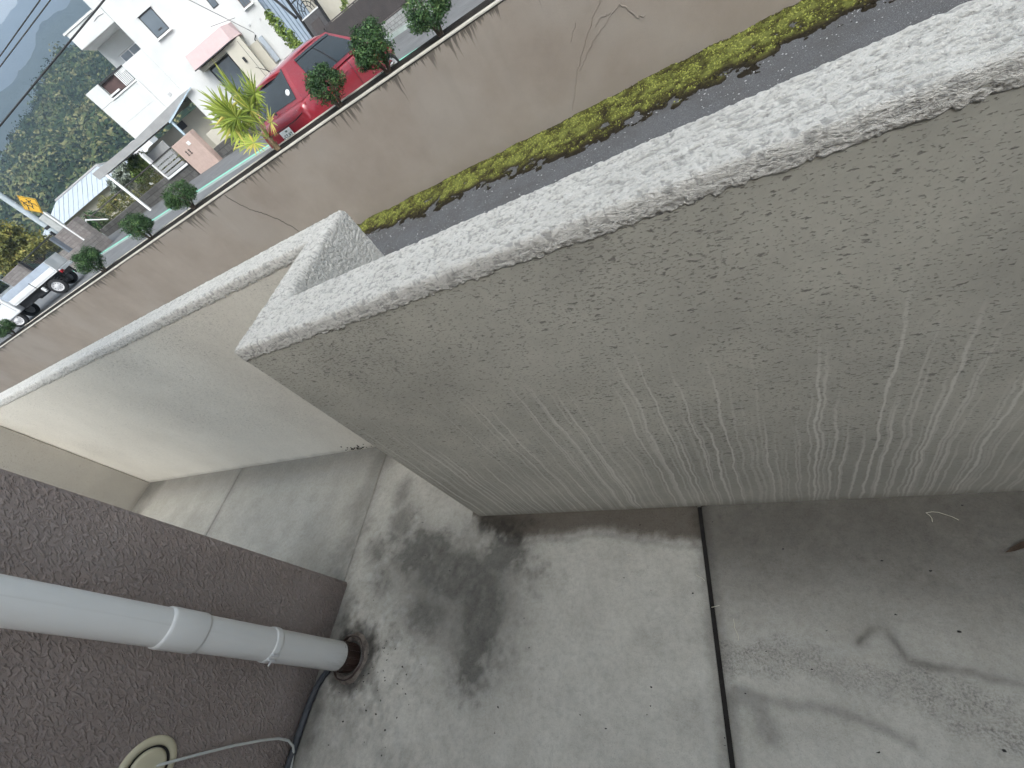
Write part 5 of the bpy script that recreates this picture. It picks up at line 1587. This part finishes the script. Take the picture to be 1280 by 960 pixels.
var = np.clip(.36 + .30 * patchy + .30 * rng.normal(size=NB), -.1, 1.05)
def mat_wood():
    t = NT('forest_crowns')
    c = t.ramp(t.attr('var'), [(0, (.014, .030, .016)), (.40, (.034, .060, .026)), (.70, (.09, .11, .04)), (1, (.20, .19, .085))])
    return t.done(c, .95, .05)
M['wood'] = mat_wood()
V0 = V.reshape(-1, 3)
NL = 84
d = rng.normal(size=(NB, NL, 3)); d[..., 2] = np.abs(d[..., 2]) * .9 - .25
d /= np.linalg.norm(d, axis=2)[..., None]
rad = sz[:, None, None] * np.stack([np.ones(NB), np.ones(NB), tall], 1)[:, None, :] * (.80 + .45 * rng.random((NB, NL, 1)))
Pn = (d * rad + C[:, None, :] + np.array([0, 0, 2.6])).reshape(-1, 3)
q = rng.normal(size=Pn.shape); u = np.cross(d.reshape(-1, 3), q); u /= np.linalg.norm(u, axis=1)[:, None]
dd = d.reshape(-1, 3) + .5 * rng.normal(size=Pn.shape); v_ = np.cross(dd, u); v_ /= np.linalg.norm(v_, axis=1)[:, None]
hs_ = (.165 * sz[:, None] * np.ones((1, NL))).reshape(-1, 1) * rng.uniform(.6, 1.4, (len(Pn), 1))
Q = np.stack([Pn - u * hs_, Pn - v_ * hs_ * .8, Pn + u * hs_, Pn + v_ * hs_ * .8], 1).reshape(-1, 3)
qf = np.arange(len(Q)).reshape(-1, 4)
lv_ = np.repeat(var, NL) + .11 * rng.normal(size=len(Pn)) + .22 * (d.reshape(-1, 3)[:, 2] - .35)  # leaves on crown tops lightened, light painted into the colour
crowns = np_mesh('wood', Q, qf, M['wood'], None, False, None, {'var': np.clip(lv_, 0, 1)})
tag(crowns, 'mixed dark and yellowing forest covering the nearest hill', 'forest', kind='stuff')
core = np_mesh('crown_core', V0, F, plain('shaded_crown_core', (.018, .034, .016), .95, .05, var=.4, scale=.3), None, True)  # dark core in each crown, shade among the leaves put into colour
tag(core, 'dark cores inside the tree crowns of the forest on the nearest hill', 'foliage', kind='stuff')

# ------------------------------------------------------------------ air
hz = NT('haze_air')
hz.t.nodes.remove(hz.b)
pv = hz.n('ShaderNodeVolumePrincipled', {'Color': (.55, .75, 1.0), 'Density': .0010, 'Anisotropy': .2})
hz.t.links.new(pv.outputs[0], hz.out.inputs['Volume'])
o = MB().box(-2600, 2600, -1200, 2600, -3.8, 535).build('haze', hz.m)
tag(o, kind='stuff')
